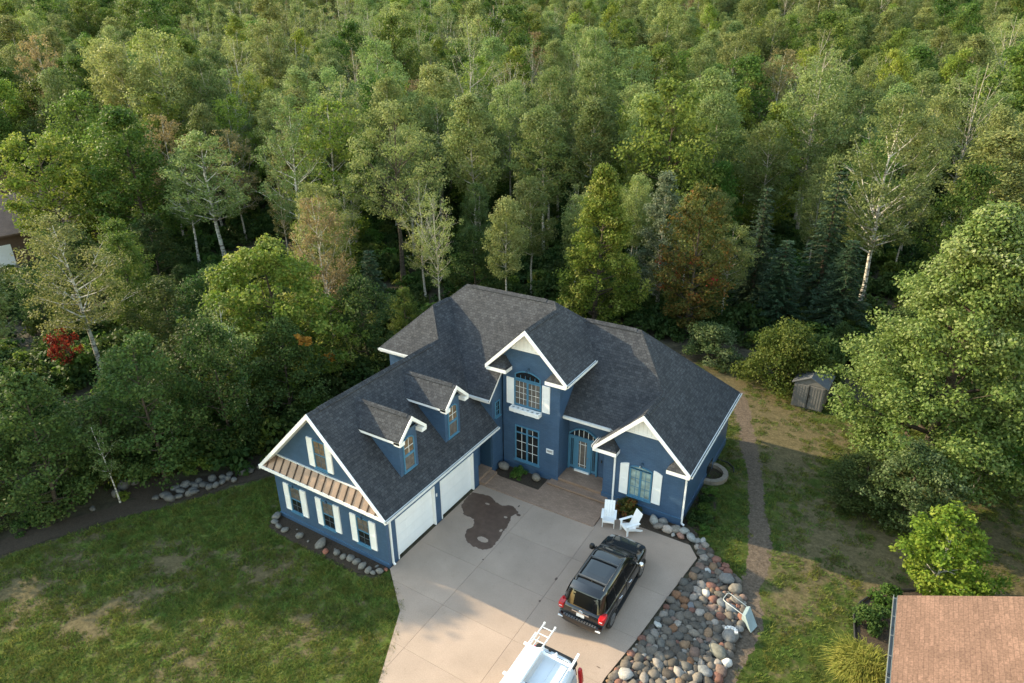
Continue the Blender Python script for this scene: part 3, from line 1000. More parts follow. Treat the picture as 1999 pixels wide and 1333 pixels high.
# tower windows
YT = 9.37
window((.90, YT, .66), S, E_, 1.48, 2.16, [2, 2], [3, 1], 'glass_dark', mull=(.5,), bars=(.80,), fr=.075, munmat='gutter', mun=.026)
window((.86, YT, 4.06), S, E_, 1.60, 1.50, 3, 4, 'glass_mid', mull=(.5,), fr=.075, munmat='gutter', mun=.014, sill=False)
window((.90, YT, 5.60), S, E_, 1.52, .24, 5, 1, 'glass_dark', arch=.26, fr=.055, munmat='trim_blue', sill=False)
shutter((.40, YT, 4.02), S, E_, .45, 1.54)
shutter((2.52, YT, 4.04), S, E_, .44, 1.54)
# flower box with planting holes, on two brackets
fb = MB()
fb.box(.72, 2.50, YT - .34, YT - .31, 3.76, 3.98)
fb.box(.72, 2.50, YT - .031, YT, 3.76, 3.98)
fb.box(.72, .75, YT - .31, YT - .03, 3.76, 3.98)
fb.box(2.47, 2.50, YT - .31, YT - .03, 3.76, 3.98)
fb.box(.75, 2.47, YT - .31, YT - .03, 3.76, 3.79)
xs_ = np.linspace(.75, 2.47, 7)
for i in range(7):
    w0 = .075 if 0 < i < 6 else .05
    fb.box(max(.75, xs_[i] - w0), min(2.47, xs_[i] + w0), YT - .31, YT - .03, 3.945, 3.975)
fb.box(.75, 2.47, YT - .31, YT - .24, 3.944, 3.974)
fb.box(.75, 2.47, YT - .10, YT - .03, 3.944, 3.974)
fbo = fb.build("window_box", MT['white'], house)
for x in (.95, 1.61, 2.27):
    MB().ext([(x, YT, 3.55), (x, YT, 3.76), (x, YT - .30, 3.76), (x, YT - .26, 3.68)], (.06, 0, 0)).build("bracket", MT['white'], fbo)
# small side window of the stair block, facing right
window((.05, 8.70, 3.30), (0, 1, 0), (1, 0, 0), .44, .92, 2, 3, 'glass_dark', fr=.06, munmat='trim_blue')
# right wing window and arched shutters
YW = 9.39
window((7.44, YW, .78), S, E_, 1.16, 1.66, 2, [3], 'glass_pale', mull=(.5,), fr=.075, munmat='trim_blue')
window((7.46, YW, 2.40), S, E_, 1.12, .06, 1, 1, 'glass_pale', arch=.13, fr=.05, sill=False)
shutter((6.95, YW, .76), S, E_, .44, 1.72, slant=.14)
shutter((8.64, YW, .76), S, E_, .44, 1.72, slant=-.14)
# front door unit
YD = 10.55
fd = MB().box(3.98, 4.80, YD - .075, YD - .03, .42, 2.36).build("front_door", MT['trim_blue'], house)
MB().box(4.16, 4.62, YD - .085, YD - .07, .62, 2.22).build("pane", MT['glass_mid'], fd)
dm = MB()
for x in (4.25, 4.53):
    dm.box(x - .012, x + .012, YD - .097, YD - .086, .62, 2.22)
for z in (.78, 2.06):
    dm.box(4.16, 4.62, YD - .096, YD - .0865, z - .012, z + .012)
dm.build("muntin", MT['gutter'], fd)
MB().lathe((4.70, YD - .076, 1.32), (0, -1, 0), [(0, .035), (.02, .035), (.03, .02), (.07, .03), (.09, .018)], 10).build("handle", MT['chrome'], fd, True)
df = MB()
for x0, x1 in ((3.54, 3.62), (3.90, 3.98), (4.80, 4.88), (5.18, 5.26)):
    df.box(x0, x1, YD - .10, YD, .33, 2.36)
df.box(3.54, 5.26, YD - .104, YD, 2.36, 2.46)
n = 12
for k in range(n):
    u0, u1 = 3.56 + 1.68 * k / n, 3.56 + 1.68 * (k + 1) / n
    A = lambda u: 2.52 + .46 * (1 - ((u - 4.40) / .84) ** 2)
    df.bar((u0, YD - .05, A(u0)), (u1, YD - .05, A(u1)), .08, .10, (0, 1, 0))
dfo = df.build("door_frame", MT['trim_blue'], house)
MB().ext([(3.60, YD - .03, 2.46), (5.20, YD - .03, 2.46)] + [(5.20 - 1.6 * k / 12, YD - .03, 2.50 + .42 * (1 - ((5.20 - 1.6 * k / 12 - 4.40) / .84) ** 2)) for k in range(13)], (0, .02, 0)).build("transom_pane", MT['glass_dark'], dfo)
tm = MB()
for k in range(1, 6):
    x = 3.60 + 1.6 * k / 6
    tm.box(x - .014, x + .014, YD - .05, YD - .032, 2.46, 2.50 + .42 * (1 - ((x - 4.40) / .84) ** 2))
tm.build("muntin", MT['gutter'], dfo)
for x0, x1 in ((3.62, 3.90), (4.88, 5.18)):
    MB().box(x0, x1, YD - .06, YD - .02, .46, 2.36).build("sidelight", MT['trim_blue'], dfo)
    MB().box(x0 + .07, x1 - .07, YD - .068, YD - .058, .60, 2.26).build("sidelight_pane", MT['glass_dark'], dfo)
    mb = MB()
    for t in (.35, .65):
        x = x0 + .07 + (x1 - x0 - .14) * t
        mb.box(x - .008, x + .008, YD - .077, YD - .069, .60, 2.26)
    mb.build("muntin", MT['trim_blue'], dfo)
MB().box(3.96, 4.82, YD - .16, YD - .02, .33, .42).build("threshold", MT['white'], dfo)
MB().box(5.44, 5.50, YD - .03, YD, 1.25, 1.40).build("door_bell", MT['black'], house)
# garage doors: four sections each, white jambs
for y0, y1 in ((.64, 3.38), (3.87, 6.61)):
    gd = MB().box(-.19, -.15, y0 + .03, y1 - .03, -.02, 2.16).build("garage_door", MT['white_door'], house)
    for k in range(4):
        sec = MB()
        z0, z1 = k * .54 + .004, (k + 1) * .54 - .006
        sec.box(-.15, -.128, y0 + .04, y1 - .04, z0, z1)
        for q in range(4):
            ya = y0 + .14 + (y1 - y0 - .28) * q / 4
            yb = y0 + .14 + (y1 - y0 - .28) * (q + 1) / 4
            sec.box(-.128, -.122, ya + .05, yb - .05, z0 + .09, z1 - .09)
        sec.build("door_section", MT['white_door'], gd)
    jb = MB()
    jb.box(-.24, .028, y0 - .028, y0 + .03, -.02, 2.23)
    jb.box(-.24, .028, y1 - .03, y1 + .028, -.02, 2.23)
    jb.box(-.24, .024, y0 + .03, y1 - .03, 2.165, 2.225)
    jb.build("door_jamb", MT['white'], house)
MB().box(0, .025, 3.50, 3.58, 1.55, 1.72).build("door_keypad", MT['gutter'], house)
MB().lathe((.05, 1.1, 2.80), (1, 0, 0), [(-.05, .06), (.03, .07), (.10, .05)], 10).build("flood_light", MT['white'], house, True)
# small lights over the windows
def lamp(x, y, z):
    mb = MB()
    mb.box(x - .05, x + .05, y - .03, y, z - .05, z + .05)
    mb.tube([(x, y - .02, z), (x, y - .15, z + .06), (x, y - .22, z + .02)], .014, 6)
    mb.lathe((x, y - .22, z + .03), (0, -.25, -1), [(0, .02), (.03, .05), (.10, .085)], 10)
    mb.build("wall_light", MT['dark_blue'], house)
for p in ((-5.55, 0, 2.42), (-3.35, 0, 2.42), (-1.2, 0, 2.42), (1.72, YT, 6.28), (8.05, YW, 2.80)):
    lamp(*p)
# number plate
pl_ = MB().box(2.80, 3.22, YT - .03, YT, 1.66, 1.93).build("house_number", MT['plate'], house)
cu = D.curves.new("number_text", 'FONT')
cu.body = "4802"
cu.size = .17
cu.extrude = .004
cu.align_x = 'CENTER'
cu.align_y = 'CENTER'
tmp = D.objects.new("number_text_curve", cu)
COL.objects.link(tmp)
bpy.context.view_layer.update()
me = D.meshes.new_from_object(tmp)
D.objects.remove(tmp)
me.materials.clear()
me.materials.append(MT['interior'])
nt_ = inst("digits", me, pl_, (3.01, YT - .036, 1.80), (rad(90), 0, 0))

# dormers
def dormer(yc):
    xw, zr, hw, ze = -.28, 6.68, .90, 5.82
    w = .60
    d = MB()
    d.ext([(xw, yc - w, 3.74), (xw, yc - w, 6.0), (-2.6, yc - w, 6.0)], (0, 2 * w, 0))
    d.ext([(xw, yc - w, 5.9), (xw, yc + w, 5.9), (xw, yc + w, 6.02), (xw, yc, 6.55), (xw, yc - w, 6.02)], (-2.4, 0, 0))
    do = d.build("dormer", MT['brick'], house)
    sl = (zr - ze) / hw
    for sg in (-1, 1):
        A = [(.05, yc, zr), (.05, yc + sg * hw, ze), (3.48 - ze, yc + sg * hw, ze), (3.48 - zr, yc, zr)]
        A[2] = (-2.34, yc + sg * hw, ze)
        A[3] = (-3.2, yc, zr)
        if sg > 0:
            A.reverse()
        A = A[::-1]
        dn = lambda k: [(x, y, z - k) for x, y, z in A]
        MB().prism(dn(.05), A).build("dormer_roof", MT['shingle'], do)
        MB().prism(dn(.17), dn(.052)).build("dormer_fascia", MT['white'], do)
        P = [(.05, yc, zr + .01), (.05, yc + sg * (hw + .01), ze), (.05, yc + sg * (hw + .01), ze - .17), (.05, yc, zr - .20)]
        if sg > 0:
            P.reverse()
        MB().ext(P, (.04, 0, 0)).build("dormer_rake", MT['white'], do)
        MB().box(-.28, .08, yc + sg * .74 - .16, yc + sg * .74 + .16, ze - .24, ze - .06).build("dormer_return", MT['white'], do)
    O = Vector((xw, yc - .37, 3.90))
    fr = MB()
    X = xw
    for a, b in ((yc - .37, yc - .31), (yc + .31, yc + .37)):
        fr.box(X, X + .05, a, b, 3.88, 5.40)
    fr.box(X, X + .05, yc - .31, yc + .31, 3.88, 3.94)
    fr.box(X, X + .06, yc - .31, yc + .31, 4.62, 4.74)
    for k in range(8):
        u0, u1 = -.34 + .68 * k / 8, -.34 + .68 * (k + 1) / 8
        A = lambda u: 5.40 + .15 * (1 - (u / .34) ** 2)
        fr.bar((X + .025, yc + u0, A(u0)), (X + .025, yc + u1, A(u1)), .06, .05, (1, 0, 0))
    fr.obox((X + .03, yc, 3.86), (.10, 0, 0), (0, .86, 0), (0, 0, .05))
    fr.build("dormer_window", MT['trim_blue'], do)
    MB().box(X, X + .02, yc - .31, yc + .31, 3.94, 4.62).build("pane", MT['glass_mid'], do)
    MB().ext([(X, yc - .31, 4.74), (X, yc + .31, 4.74), (X, yc + .31, 5.40), (X, yc, 5.53), (X, yc - .31, 5.40)], (.02, 0, 0)).build("pane", MT['glass_warm'], do)
    mb = MB()
    mb.box(X + .02, X + .034, yc - .012, yc + .012, 4.74, 5.52)
    mb.box(X + .02, X + .033, yc - .31, yc + .31, 5.05, 5.075)
    mb.build("muntin", MT['gutter'], do)
    r = ridge((-3.0, yc, zr), (.07, yc, zr), .26)
    r.parent = do
dormer(2.17)
dormer(5.44)
# window well on the right side
ww = MB()
n = 9
for k in range(n):
    a0, a1 = -math.pi / 2 + math.pi * k / n, -math.pi / 2 + math.pi * (k + .97) / n
    ri, ro = .72, .98
    q = lambda a, r: (10.19 + math.cos(a) * r * 1.02, 14.25 + math.sin(a) * r, 0)
    ww.ext([Vector(q(a0, ri)) - Vector((0, 0, .3)), Vector(q(a0, ro)) - Vector((0, 0, .3)), Vector(q(a1, ro)) - Vector((0, 0, .3)), Vector(q(a1, ri)) - Vector((0, 0, .3))], (0, 0, .50))
wwo = ww.build("window_well", MT['stonetimber'], house)
MB().lathe((10.19, 14.25, -.02), (0, 0, 1), [(0, .72), (.012, .72)], 20).build("well_floor", MT['mulch'], wwo)
MB().box(10.15, 10.19, 13.75, 14.75, .02, .75).build("well_window", MT['glass_dark'], wwo)
ed = thing("bed_edging", "black edging curve round the mulch beside the window well", "edging")
MB().tube([(10.2, 15.9, 0), (10.8, 15.85, .02), (11.2, 15.5, .02), (11.3, 15.1, .02)], .04, 6).build("strip", MT['edging'], ed)

# ------------------------------------------------------------------ neighbouring buildings
def slab_roof(name, pl, pts, parent, mat, th=.06, wt=.16, wm='white'):
    a, b, c = pl
    P = [(x, y, a * x + b * y + c) for x, y in pts]
    n = len(P)
    if sum(P[i][0] * P[(i + 1) % n][1] - P[(i + 1) % n][0] * P[i][1] for i in range(n)) < 0:
        P.reverse()
    mid = [(x, y, q - th) for x, y, q in P]
    o = MB().prism(mid, P).build(name, mat, parent)
    MB().prism([(x, y, q - wt) for x, y, q in mid], [(x, y, q - .002) for x, y, q in mid]).build("fascia", MT[wm], o)
    return o
nb = thing("neighbour_garage", "building corner with a tan shingled roof and grey gutter at lower right", "building")
s = .510
slab_roof("roof", (s, 0, 2.72 - s * 19.0), [(19.0, 6.41), (19.0, -9), (26.5, -9), (26.5, 6.41)], nb, MT['shingle_tan'])
slab_roof("roof", (-s, 0, 2.72 + s * (26.5 * 2 - 19.0)), [(34, 6.41), (34, -9), (26.505, -9), (26.505, 6.41)], nb, MT['shingle_tan'])
MB().box(19.6, 33.4, -8.6, 6.0, -.1, 2.75).build("wall", MT['interior'], nb)
g = MB()
g.box(18.87, 18.885, -9, 6.42, 2.56, 2.69)
g.box(18.98, 18.995, -9, 6.42, 2.56, 2.70)
g.box(18.885, 18.98, -9, 6.42, 2.56, 2.585)
go = g.build("gutter", MT['gutter_grey'], nb)
for k in range(16):
    MB().box(18.872, 18.998, 6.2 - k * .95, 6.225 - k * .95, 2.69, 2.712).build("gutter_hanger", MT['gutter_grey'], go)
for k in range(14):
    y = 6.3 - RS.random() * 8
    if k < 7:
        MB().obox((18.935, y, 2.60), (.06, .02, 0), (-.01, .05, 0), (0, 0, .03)).build("gutter_debris", MT['gutter_in'], go)
sheet("planting_bed", ragged([(18.15, 3.0), (18.1, 6.2), (17.95, 7.6), (18.1, 8.5), (18.5, 9.2), (19.1, 9.85), (19.8, 10.3), (20.6, 10.6), (22, 10.6), (24, 10.2), (24, 6.4), (19.6, 6.3), (19.6, 3.0)], .4, .04, 7.7), -.022, MT['mulch'])
ed = thing("bed_edging", "thin black edging strip round the mulch bed beside the tan roofed building", "edging")
MB().tube([(18.18, 3.0, 0), (18.12, 6.2, .03), (17.94, 7.6, .03), (18.08, 8.5, .03), (18.46, 9.24, .03), (19.07, 9.9, .03), (19.8, 10.36, .03), (20.6, 10.67, .03), (22, 10.66, .03), (24, 10.3, .03)], .045, 6).build("strip", MT['edging'], ed)

fh = thing("neighbour_house", "brown roofed house half hidden by trees at the left edge", "house")
def gable_house(x0, x1, y0, y1, ze, slope_, axis, wallm, roofm):
    """gable block; the ridge runs along axis"""
    if axis == 'x':
        ym = (y0 + y1) / 2
        zr = ze + (ym - y0) * slope_
        slab_roof("roof", (0, slope_, ze - slope_ * (y0 - .5)), [(x0 - .5, y0 - .5), (x1 + .5, y0 - .5), (x1 + .5, ym), (x0 - .5, ym)], fh, roofm, wm='interior')
        slab_roof("roof", (0, -slope_, ze + slope_ * (y1 + .5)), [(x0 - .5, y1 + .5), (x1 + .5, y1 + .5), (x1 + .5, ym + .004), (x0 - .5, ym + .004)], fh, roofm, wm='interior')
        MB().ext([(x0, y0, -.2), (x0, y1, -.2), (x0, y1, ze), (x0, ym, zr), (x0, y0, ze)], (x1 - x0, 0, 0)).build("wall", wallm, fh)
    else:
        xm = (x0 + x1) / 2
        zr = ze + (xm - x0) * slope_
        slab_roof("roof", (slope_, 0, ze - slope_ * (x0 - .5)), [(x0 - .5, y0 - .5), (x0 - .5, y1 + .5), (xm, y1 + .5), (xm, y0 - .5)], fh, roofm, wm='interior')
        slab_roof("roof", (-slope_, 0, ze + slope_ * (x1 + .5)), [(x1 + .5, y0 - .5), (x1 + .5, y1 + .5), (xm + .004, y1 + .5), (xm + .004, y0 - .5)], fh, roofm, wm='interior')
        MB().ext([(x0, y0, -.2), (x1, y0, -.2), (x1, y0, ze), (xm, y0, zr), (x0, y0, ze)], (0, y1 - y0, 0)).build("wall", wallm, fh)
gable_house(-78, -66.5, 8, 23.0, 3.4, .52, 'y', MT['interior'], MT['shingle_brown'])
gable_house(-92, -76, 10, 26, 5.2, .5, 'x', MT['interior'], MT['shingle_brown'])
MB().box(-66.6, -66.46, 9.5, 14.0, 0, 2.3).build("garage_door", MT['white'], fh)
sheet("driveway", [(-66.3, 8.5), (-66.3, 14.5), (-60, 13.5), (-57, 9), (-60, 2), (-66, 0)], -.02, MT['concrete'])

# ------------------------------------------------------------------ shed
sh = thing("garden_shed", "small grey plastic shed with double doors under the bushes", "shed", (13.5, 24.45, 0), rad(-3))
MB().box(-.92, .92, .04, 2.1, 0, 1.72).build("wall", MT['grey_plastic'], sh)
MB().ext([(-1.0, .02, 1.70), (1.0, .02, 1.70), (0, .02, 2.18)], (0, .12, 0)).build("gable", MT['grey_plastic'], sh)
for sg in (-1, 1):
    dr = MB().box(sg * .45 - .40, sg * .45 + .40, -.01, .045, .08, 1.64).build("door", MT['grey_plastic'], sh)
    mb = MB()
    for k in range(5):
        x = sg * .45 - .32 + k * .16
        mb.box(x - .01, x + .01, -.022, -.008, .14, 1.58)
    mb.build("door_rib", MT['grey_plastic'], dr)
    A = [(0, -.06, 2.24), (sg * 1.08, -.06, 1.68), (sg * 1.08, 2.2, 1.68), (0, 2.2, 2.24)]
    if sg < 0:
        A.reverse()
    A = A[::-1]
    MB().prism([(x, y, z - .05) for x, y, z in A], A).build("roof", MT['shed_roof'], sh)
MB().box(-.025, .025, -.03, -.012, .1, 1.64).build("door_gap", MT['black'], sh)
MB().box(.05, .09, -.05, -.01, .8, 1.0).build("handle", MT['black'], sh)

# ------------------------------------------------------------------ vehicles
def lerp_tab(tab, t):
    if t <= tab[0][0]:
        return tab[0][1:]
    for a, b in zip(tab, tab[1:]):
        if t <= b[0]:
            k = (t - a[0]) / (b[0] - a[0])
            k = k * k * (3 - 2 * k) * .5 + k * .5
            return tuple(p + (q - p) * k for p, q in zip(a[1:], b[1:]))
    return tab[-1][1:]
def loft_body(tab, ts, ring):
    """cross-sections across the length; ring(params) gives right half points bottom to top"""
    vs, fs = [], []
    N = None
    for t in ts:
        R_ = ring(t, lerp_tab(tab, t))
        full = R_ + [(-x, z) for x, z in reversed(R_)]
        N = len(full)
        vs += [(x, t, z) for x, z in full]
    for i in range(len(ts) - 1):
        for k in range(N):
            fs.append((i * N + k, (i + 1) * N + k, (i + 1) * N + (k + 1) % N, i * N + (k + 1) % N))
    fs.append(tuple(range(N)))
    fs.append(tuple((len(ts) - 1) * N + k for k in reversed(range(N))))
    return MB().add(vs, fs)
def loft_layers(layers, e=7.0, n=48):
    """layers from low to high: (z, y0, y1, halfwidth); rounded-rectangle plan"""
    vs, fs = [], []
    for z, y0, y1, w in layers:
        for k in range(n):
            t = 2 * math.pi * (k + .5) / n
            c, s_ = math.cos(t), math.sin(t)
            r = (abs(c) ** e + abs(s_) ** e) ** (-1 / e)
            vs.append((w * c * r, (y0 + y1) / 2 + (y1 - y0) / 2 * s_ * r, z))
    for i in range(len(layers) - 1):
        for k in range(n):
            fs.append((i * n + k, i * n + (k + 1) % n, (i + 1) * n + (k + 1) % n, (i + 1) * n + k))
    fs.append(tuple((len(layers) - 1) * n + k for k in range(n)))
    fs.append(tuple(reversed(range(n))))
    return MB().add(vs, fs)
def smooth_by_angle(o, ang=40):
    me = o.data
    me.polygons.foreach_set("use_smooth", [True] * len(me.polygons))
    try:
        me.set_sharp_from_angle(angle=rad(ang))
    except Exception:
        pass
    return o
def wheel(parent, x, y, r, w, sgn, rimm='alloy'):
    o = smooth_by_angle(MB().lathe((x, y, r), (sgn, 0, 0), [(-w / 2, r * .80), (-w / 2 + .02, r * .95), (-w * .25, r), (w * .25, r), (w / 2 - .02, r * .95), (w / 2, r * .80), (w / 2 - .02, r * .66), (w / 2 - .05, r * .2)], 28).build("wheel", MT['rubber'], parent))
    mb = MB()
    mb.lathe((x, y, r), (sgn, 0, 0), [(w / 2 - .045, r * .64), (w / 2 - .03, r * .66), (w / 2 - .012, r * .63)], 24)
    for k in range(5):
        a = k * 2 * math.pi / 5 + .3
        d = Vector((0, math.cos(a), math.sin(a)))
        c = Vector((x + sgn * (w / 2 - .010), y, r))
        mb.bar(c + d * r * .08, c + d * r * .62, r * .20, .03, (sgn, 0, 0))
    mb.lathe((x, y, r), (sgn, 0, 0), [(w / 2 - .02, r * .16), (w / 2 + .014, r * .13)], 12)
    mb.build("rim", MT[rimm], o)
    return o

suv = thing("parked_suv", "black suv with roof rails parked on the sunlit driveway", "suv", (8.80, 1.16, 0), 0.0)
TAB = [(0.02, .80, .50, 1.02), (.08, .90, .47, 1.10), (.30, .965, .42, 1.14), (.9, .985, .36, 1.155), (2.5, .985, .33, 1.14), (3.7, .985, .34, 1.11), (4.2, .98, .37, 1.08), (4.6, .95, .40, 1.03), (4.9, .87, .44, .95), (5.06, .74, .48, .86), (5.12, .60, .52, .76)]
def suv_ring(t, p):
    w, zb, zt = p
    return [(w * .90, zb), (w * .97, zb + .10), (w, zb + (zt - zb) * .45), (w * .985, zb + (zt - zb) * .78), (w * .955, zt - .05), (w * .90, zt), (w * .55, zt + .028), (w * .2, zt + .038)]
ts = list(np.concatenate([[0.02, .05, .08, .15], np.linspace(.25, 4.6, 24), [4.75, 4.9, 5.0, 5.06, 5.10, 5.12]]))
smooth_by_angle(loft_body(TAB, ts, suv_ring).build("body", MT['car_paint'], suv), 50)
LAY = [(1.08, .10, 4.12, .925), (1.20, .155, 3.95, .905), (1.40, .25, 3.66, .86), (1.60, .345, 3.38, .80), (1.72, .41, 3.20, .755), (1.79, .47, 3.05, .715), (1.835, .56, 2.90, .66), (1.86, .74, 2.70, .56), (1.872, 1.0, 2.4, .36)]
smooth_by_angle(loft_layers(LAY).build("cabin", MT['car_paint'], suv), 60)
LT = [(z, y0, y1, w) for z, y0, y1, w in LAY]
def at_z(z):
    return lerp_lin(LT, z)
def lerp_lin(tab, t):
    for a, b in zip(tab, tab[1:]):
        if t <= b[0]:
            k = (t - a[0]) / (b[0] - a[0])
            return tuple(p + (q - p) * k for p, q in zip(a[1:], b[1:]))
    return tab[-1][1:]
def panel(name, grid, off, mat, parent):
    """a thin curved pane through a grid of points, set slightly proud"""
    off = Vector(off)
    r, c = len(grid), len(grid[0])
    vs = [Vector(p) + off for row in grid for p in row] + [Vector(p) - off * .5 for row in grid for p in row]
    fs, n = [], r * c
    for i in range(r - 1):
        for j in range(c - 1):
            q = (i * c + j, i * c + j + 1, (i + 1) * c + j + 1, (i + 1) * c + j)
            nn = (vs[q[1]] - vs[q[0]]).cross(vs[q[3]] - vs[q[0]])
            fs.append(q if nn.dot(off) > 0 else tuple(reversed(q)))
    edge = [j for j in range(c)] + [i * c + c - 1 for i in range(1, r)] + [(r - 1) * c + j for j in reversed(range(c - 1))] + [i * c for i in reversed(range(1, r - 1))]
    for k in range(len(edge)):
        a, b = edge[k], edge[(k + 1) % len(edge)]
        fs.append((a, b, b + n, a + n))
    return smooth_by_angle(MB().add(vs, fs).build(name, mat, parent), 50)
for sg in (-1, 1):
    for y0, y1, d0, d1 in ((.50, 1.28, .16, 0), (1.34, 2.28, 0, 0), (2.34, 3.52, 0, -.42)):
        zs = np.linspace(1.19, 1.66, 4)
        grid = []
        for i, z in enumerate(zs):
            k = i / 3
            w = at_z(z)[2]
            grid.append([(sg * w * .998, y0 + d0 * k + (y1 + d1 * k - y0 - d0 * k) * j / 4, z) for j in range(5)])
        panel("side_window", grid, (sg * .008, 0, .002), MT['car_glass'], suv)
zs = np.linspace(1.17, 1.66, 5)
panel("rear_window", [[(x, at_z(z)[0] + .045 * (x / .7) ** 4 + .02 * (x / .7) ** 2, z) for x in np.linspace(-.70 + (z - 1.17) * .14, .70 - (z - 1.17) * .14, 9)] for z in zs], (0, -.010, .004), MT['car_glass'], suv)
zs = np.linspace(1.16, 1.74, 6)
panel("windshield", [[(x, at_z(z)[1] - .05 * (x / .74) ** 4 - .02 * (x / .7) ** 2, z) for x in np.linspace(-.78 + (z - 1.16) * .22, .78 - (z - 1.16) * .22, 9)] for z in zs], (0, .008, .008), MT['car_glass'], suv)
smooth_by_angle(MB().add(*(lambda P: (P, [(0, 1, 3, 2), (4, 6, 7, 5), (0, 2, 6, 4), (1, 5, 7, 3), (0, 4, 5, 1), (2, 3, 7, 6)]))([(-.66, .30, 1.79), (.66, .30, 1.79), (-.70, .62, 1.81), (.70, .62, 1.81), (-.64, .32, 1.825), (.64, .32, 1.825), (-.66, .66, 1.862), (.66, .66, 1.862)])).build("spoiler", MT['car_paint'], suv), 60)
# bumpers, lamps, trim
bp = loft_layers([(.40, -.10, .5, .84), (.48, -.14, .5, .90), (.62, -.15, .5, .93), (.70, -.13, .5, .925), (.72, -.06, .45, .88)], 5)
smooth_by_angle(bp.build("rear_bumper", MT['car_paint'], suv), 50)
rb = MB()
for k in range(13):
    x = -.66 + 1.32 * k / 12
    rb.box(x - .035, x + .035, -.12, -.02, .715, .732)
rb.build("step_pad", MT['alloy'], suv)
smooth_by_angle(loft_layers([(.40, 4.7, 5.12, .78), (.52, 4.7, 5.17, .84), (.66, 4.7, 5.17, .83), (.74, 4.7, 5.12, .76)], 5).build("front_bumper", MT['car_paint'], suv), 50)
for sg in (-1, 1):
    t = loft_layers([(.90, -.015, .36, .115), (.94, -.03, .40, .125), (1.10, -.02, .42, .125), (1.14, 0, .38, .11)], 5, 28)
    t.v = [(x + sg * .855, y, z) for x, y, z in t.v]
    tl = smooth_by_angle(t.build("tail_light", MT['red_lamp'], suv), 50)
    MB().box(sg * .86 - .06, sg * .86 + .06, -.034, .0, 1.005, 1.035).build("lens_bar", MT['plate'], tl)
    MB().box(sg * .80 - .10, sg * .80 + .10, -.150, -.10, .585, .625).build("reflector", MT['plate'], suv)
    MB().lathe((sg * .68, 4.93, .84), (sg * .25, 1, .15), [(-.1, .05), (.0, .11), (.02, .09)], 14).build("headlight", MT['car_glass'], suv, True)
    # mirrors
    mr_ = MB()
    mr_.bar((sg * .90, 3.50, 1.17), (sg * 1.04, 3.47, 1.18), .06, .05)
    m_ = loft_layers([(1.08, -.09, .09, .08), (1.12, -.11, .11, .11), (1.24, -.11, .11, .115), (1.29, -.08, .08, .08)], 3, 20)
    m_.v = [(x + sg * 1.13, y + 3.48, z) for x, y, z in m_.v]
    mr_.add(m_.v, m_.f)
    smooth_by_angle(mr_.build("side_mirror", MT['chrome'] if sg > 0 else MT['black'], suv), 50)
    for y in (1.62, 2.62):
        mb = MB()
        mb.tube([(sg * .985, y - .12, .99), (sg * 1.025, y - .08, 1.0), (sg * 1.03, y + .08, 1.0), (sg * .985, y + .12, .99)], .018, 6)
        mb.build("door_handle", MT['chrome'], suv)
    # roof rails
    mb = MB()
    mb.tube([(sg * .60, .72, 1.83), (sg * .61, .80, 1.905), (sg * .61, 1.6, 1.925), (sg * .605, 2.5, 1.905), (sg * .58, 2.72, 1.84)], .024, 6)
    mb.build("roof_rail", MT['rail_grey'], suv)
    MB().box(sg * .975 - .05, sg * .975 + .05, 1.25, 3.65, .30, .36).build("running_board", MT['black'], suv)
    for y in (.94, 4.07):
        mb = MB()
        for k in range(9):
            a0, a1 = math.pi * k / 9, math.pi * (k + 1) / 9
            mb.bar((sg * .965, y + .45 * math.cos(a0), .40 + .45 * math.sin(a0)), (sg * .965, y + .45 * math.cos(a1), .40 + .45 * math.sin(a1)), .07, .05, (sg, 0, 0))
        mb.build("wheel_arch", MT['black'], suv)
        wheel(suv, sg * .865, y, .40, .27, sg)
    for a, b in ((1.31, .42), (2.31, .40)):
        MB().box(sg * .982 - .006, sg * .982 + .006, a - .006, a + .006, .45, 1.12).build("door_seam", MT['black'], suv)
for y in (.98, 2.18):
    MB().bar((-.60, y, 1.925), (.60, y, 1.925), .065, .035).build("cross_bar", MT['rail_grey'], suv)
MB().box(-.40, .40, 1.30, 1.95, 1.868, 1.876).build("sunroof", MT['car_paint'], suv)
MB().box(-.36, .36, -.035, .04, 1.02, 1.075).build("tailgate_trim", MT['chrome'], suv)
MB().box(-.165, .165, -.03, .03, .85, 1.01).build("license_plate", MT['plate'], suv)
em = MB()
for rx, rz_ in ((.075, .05), (.03, .048), (.05, .022)):
    n = 18
    pts = [(rx * math.cos(2 * math.pi * k / n), .02, 1.10 + rz_ * math.sin(2 * math.pi * k / n) + (.018 if rx == .05 else 0)) for k in range(n + 1)]
    em.tube(pts, .008, 5)
em.build("emblem", MT['chrome'], suv)
MB().box(-.70, .70, 4.02, 4.10, 1.125, 1.150).build("wiper_cowl", MT['black'], suv)
for x in (-.45, .12):
    MB().bar((x, 4.05, 1.165), (x + .52, 3.92, 1.215), .02, .02).build("wiper", MT['black'], suv)
MB().bar((-.35, .20, 1.25), (.1, .20, 1.22), .018, .02).build("rear_wiper", MT['black'], suv)
MB().lathe((.02, .95, 1.86), (0, -.3, 1), [(0, .035), (.03, .03), (.07, .008)], 8).build("antenna", MT['black'], suv)

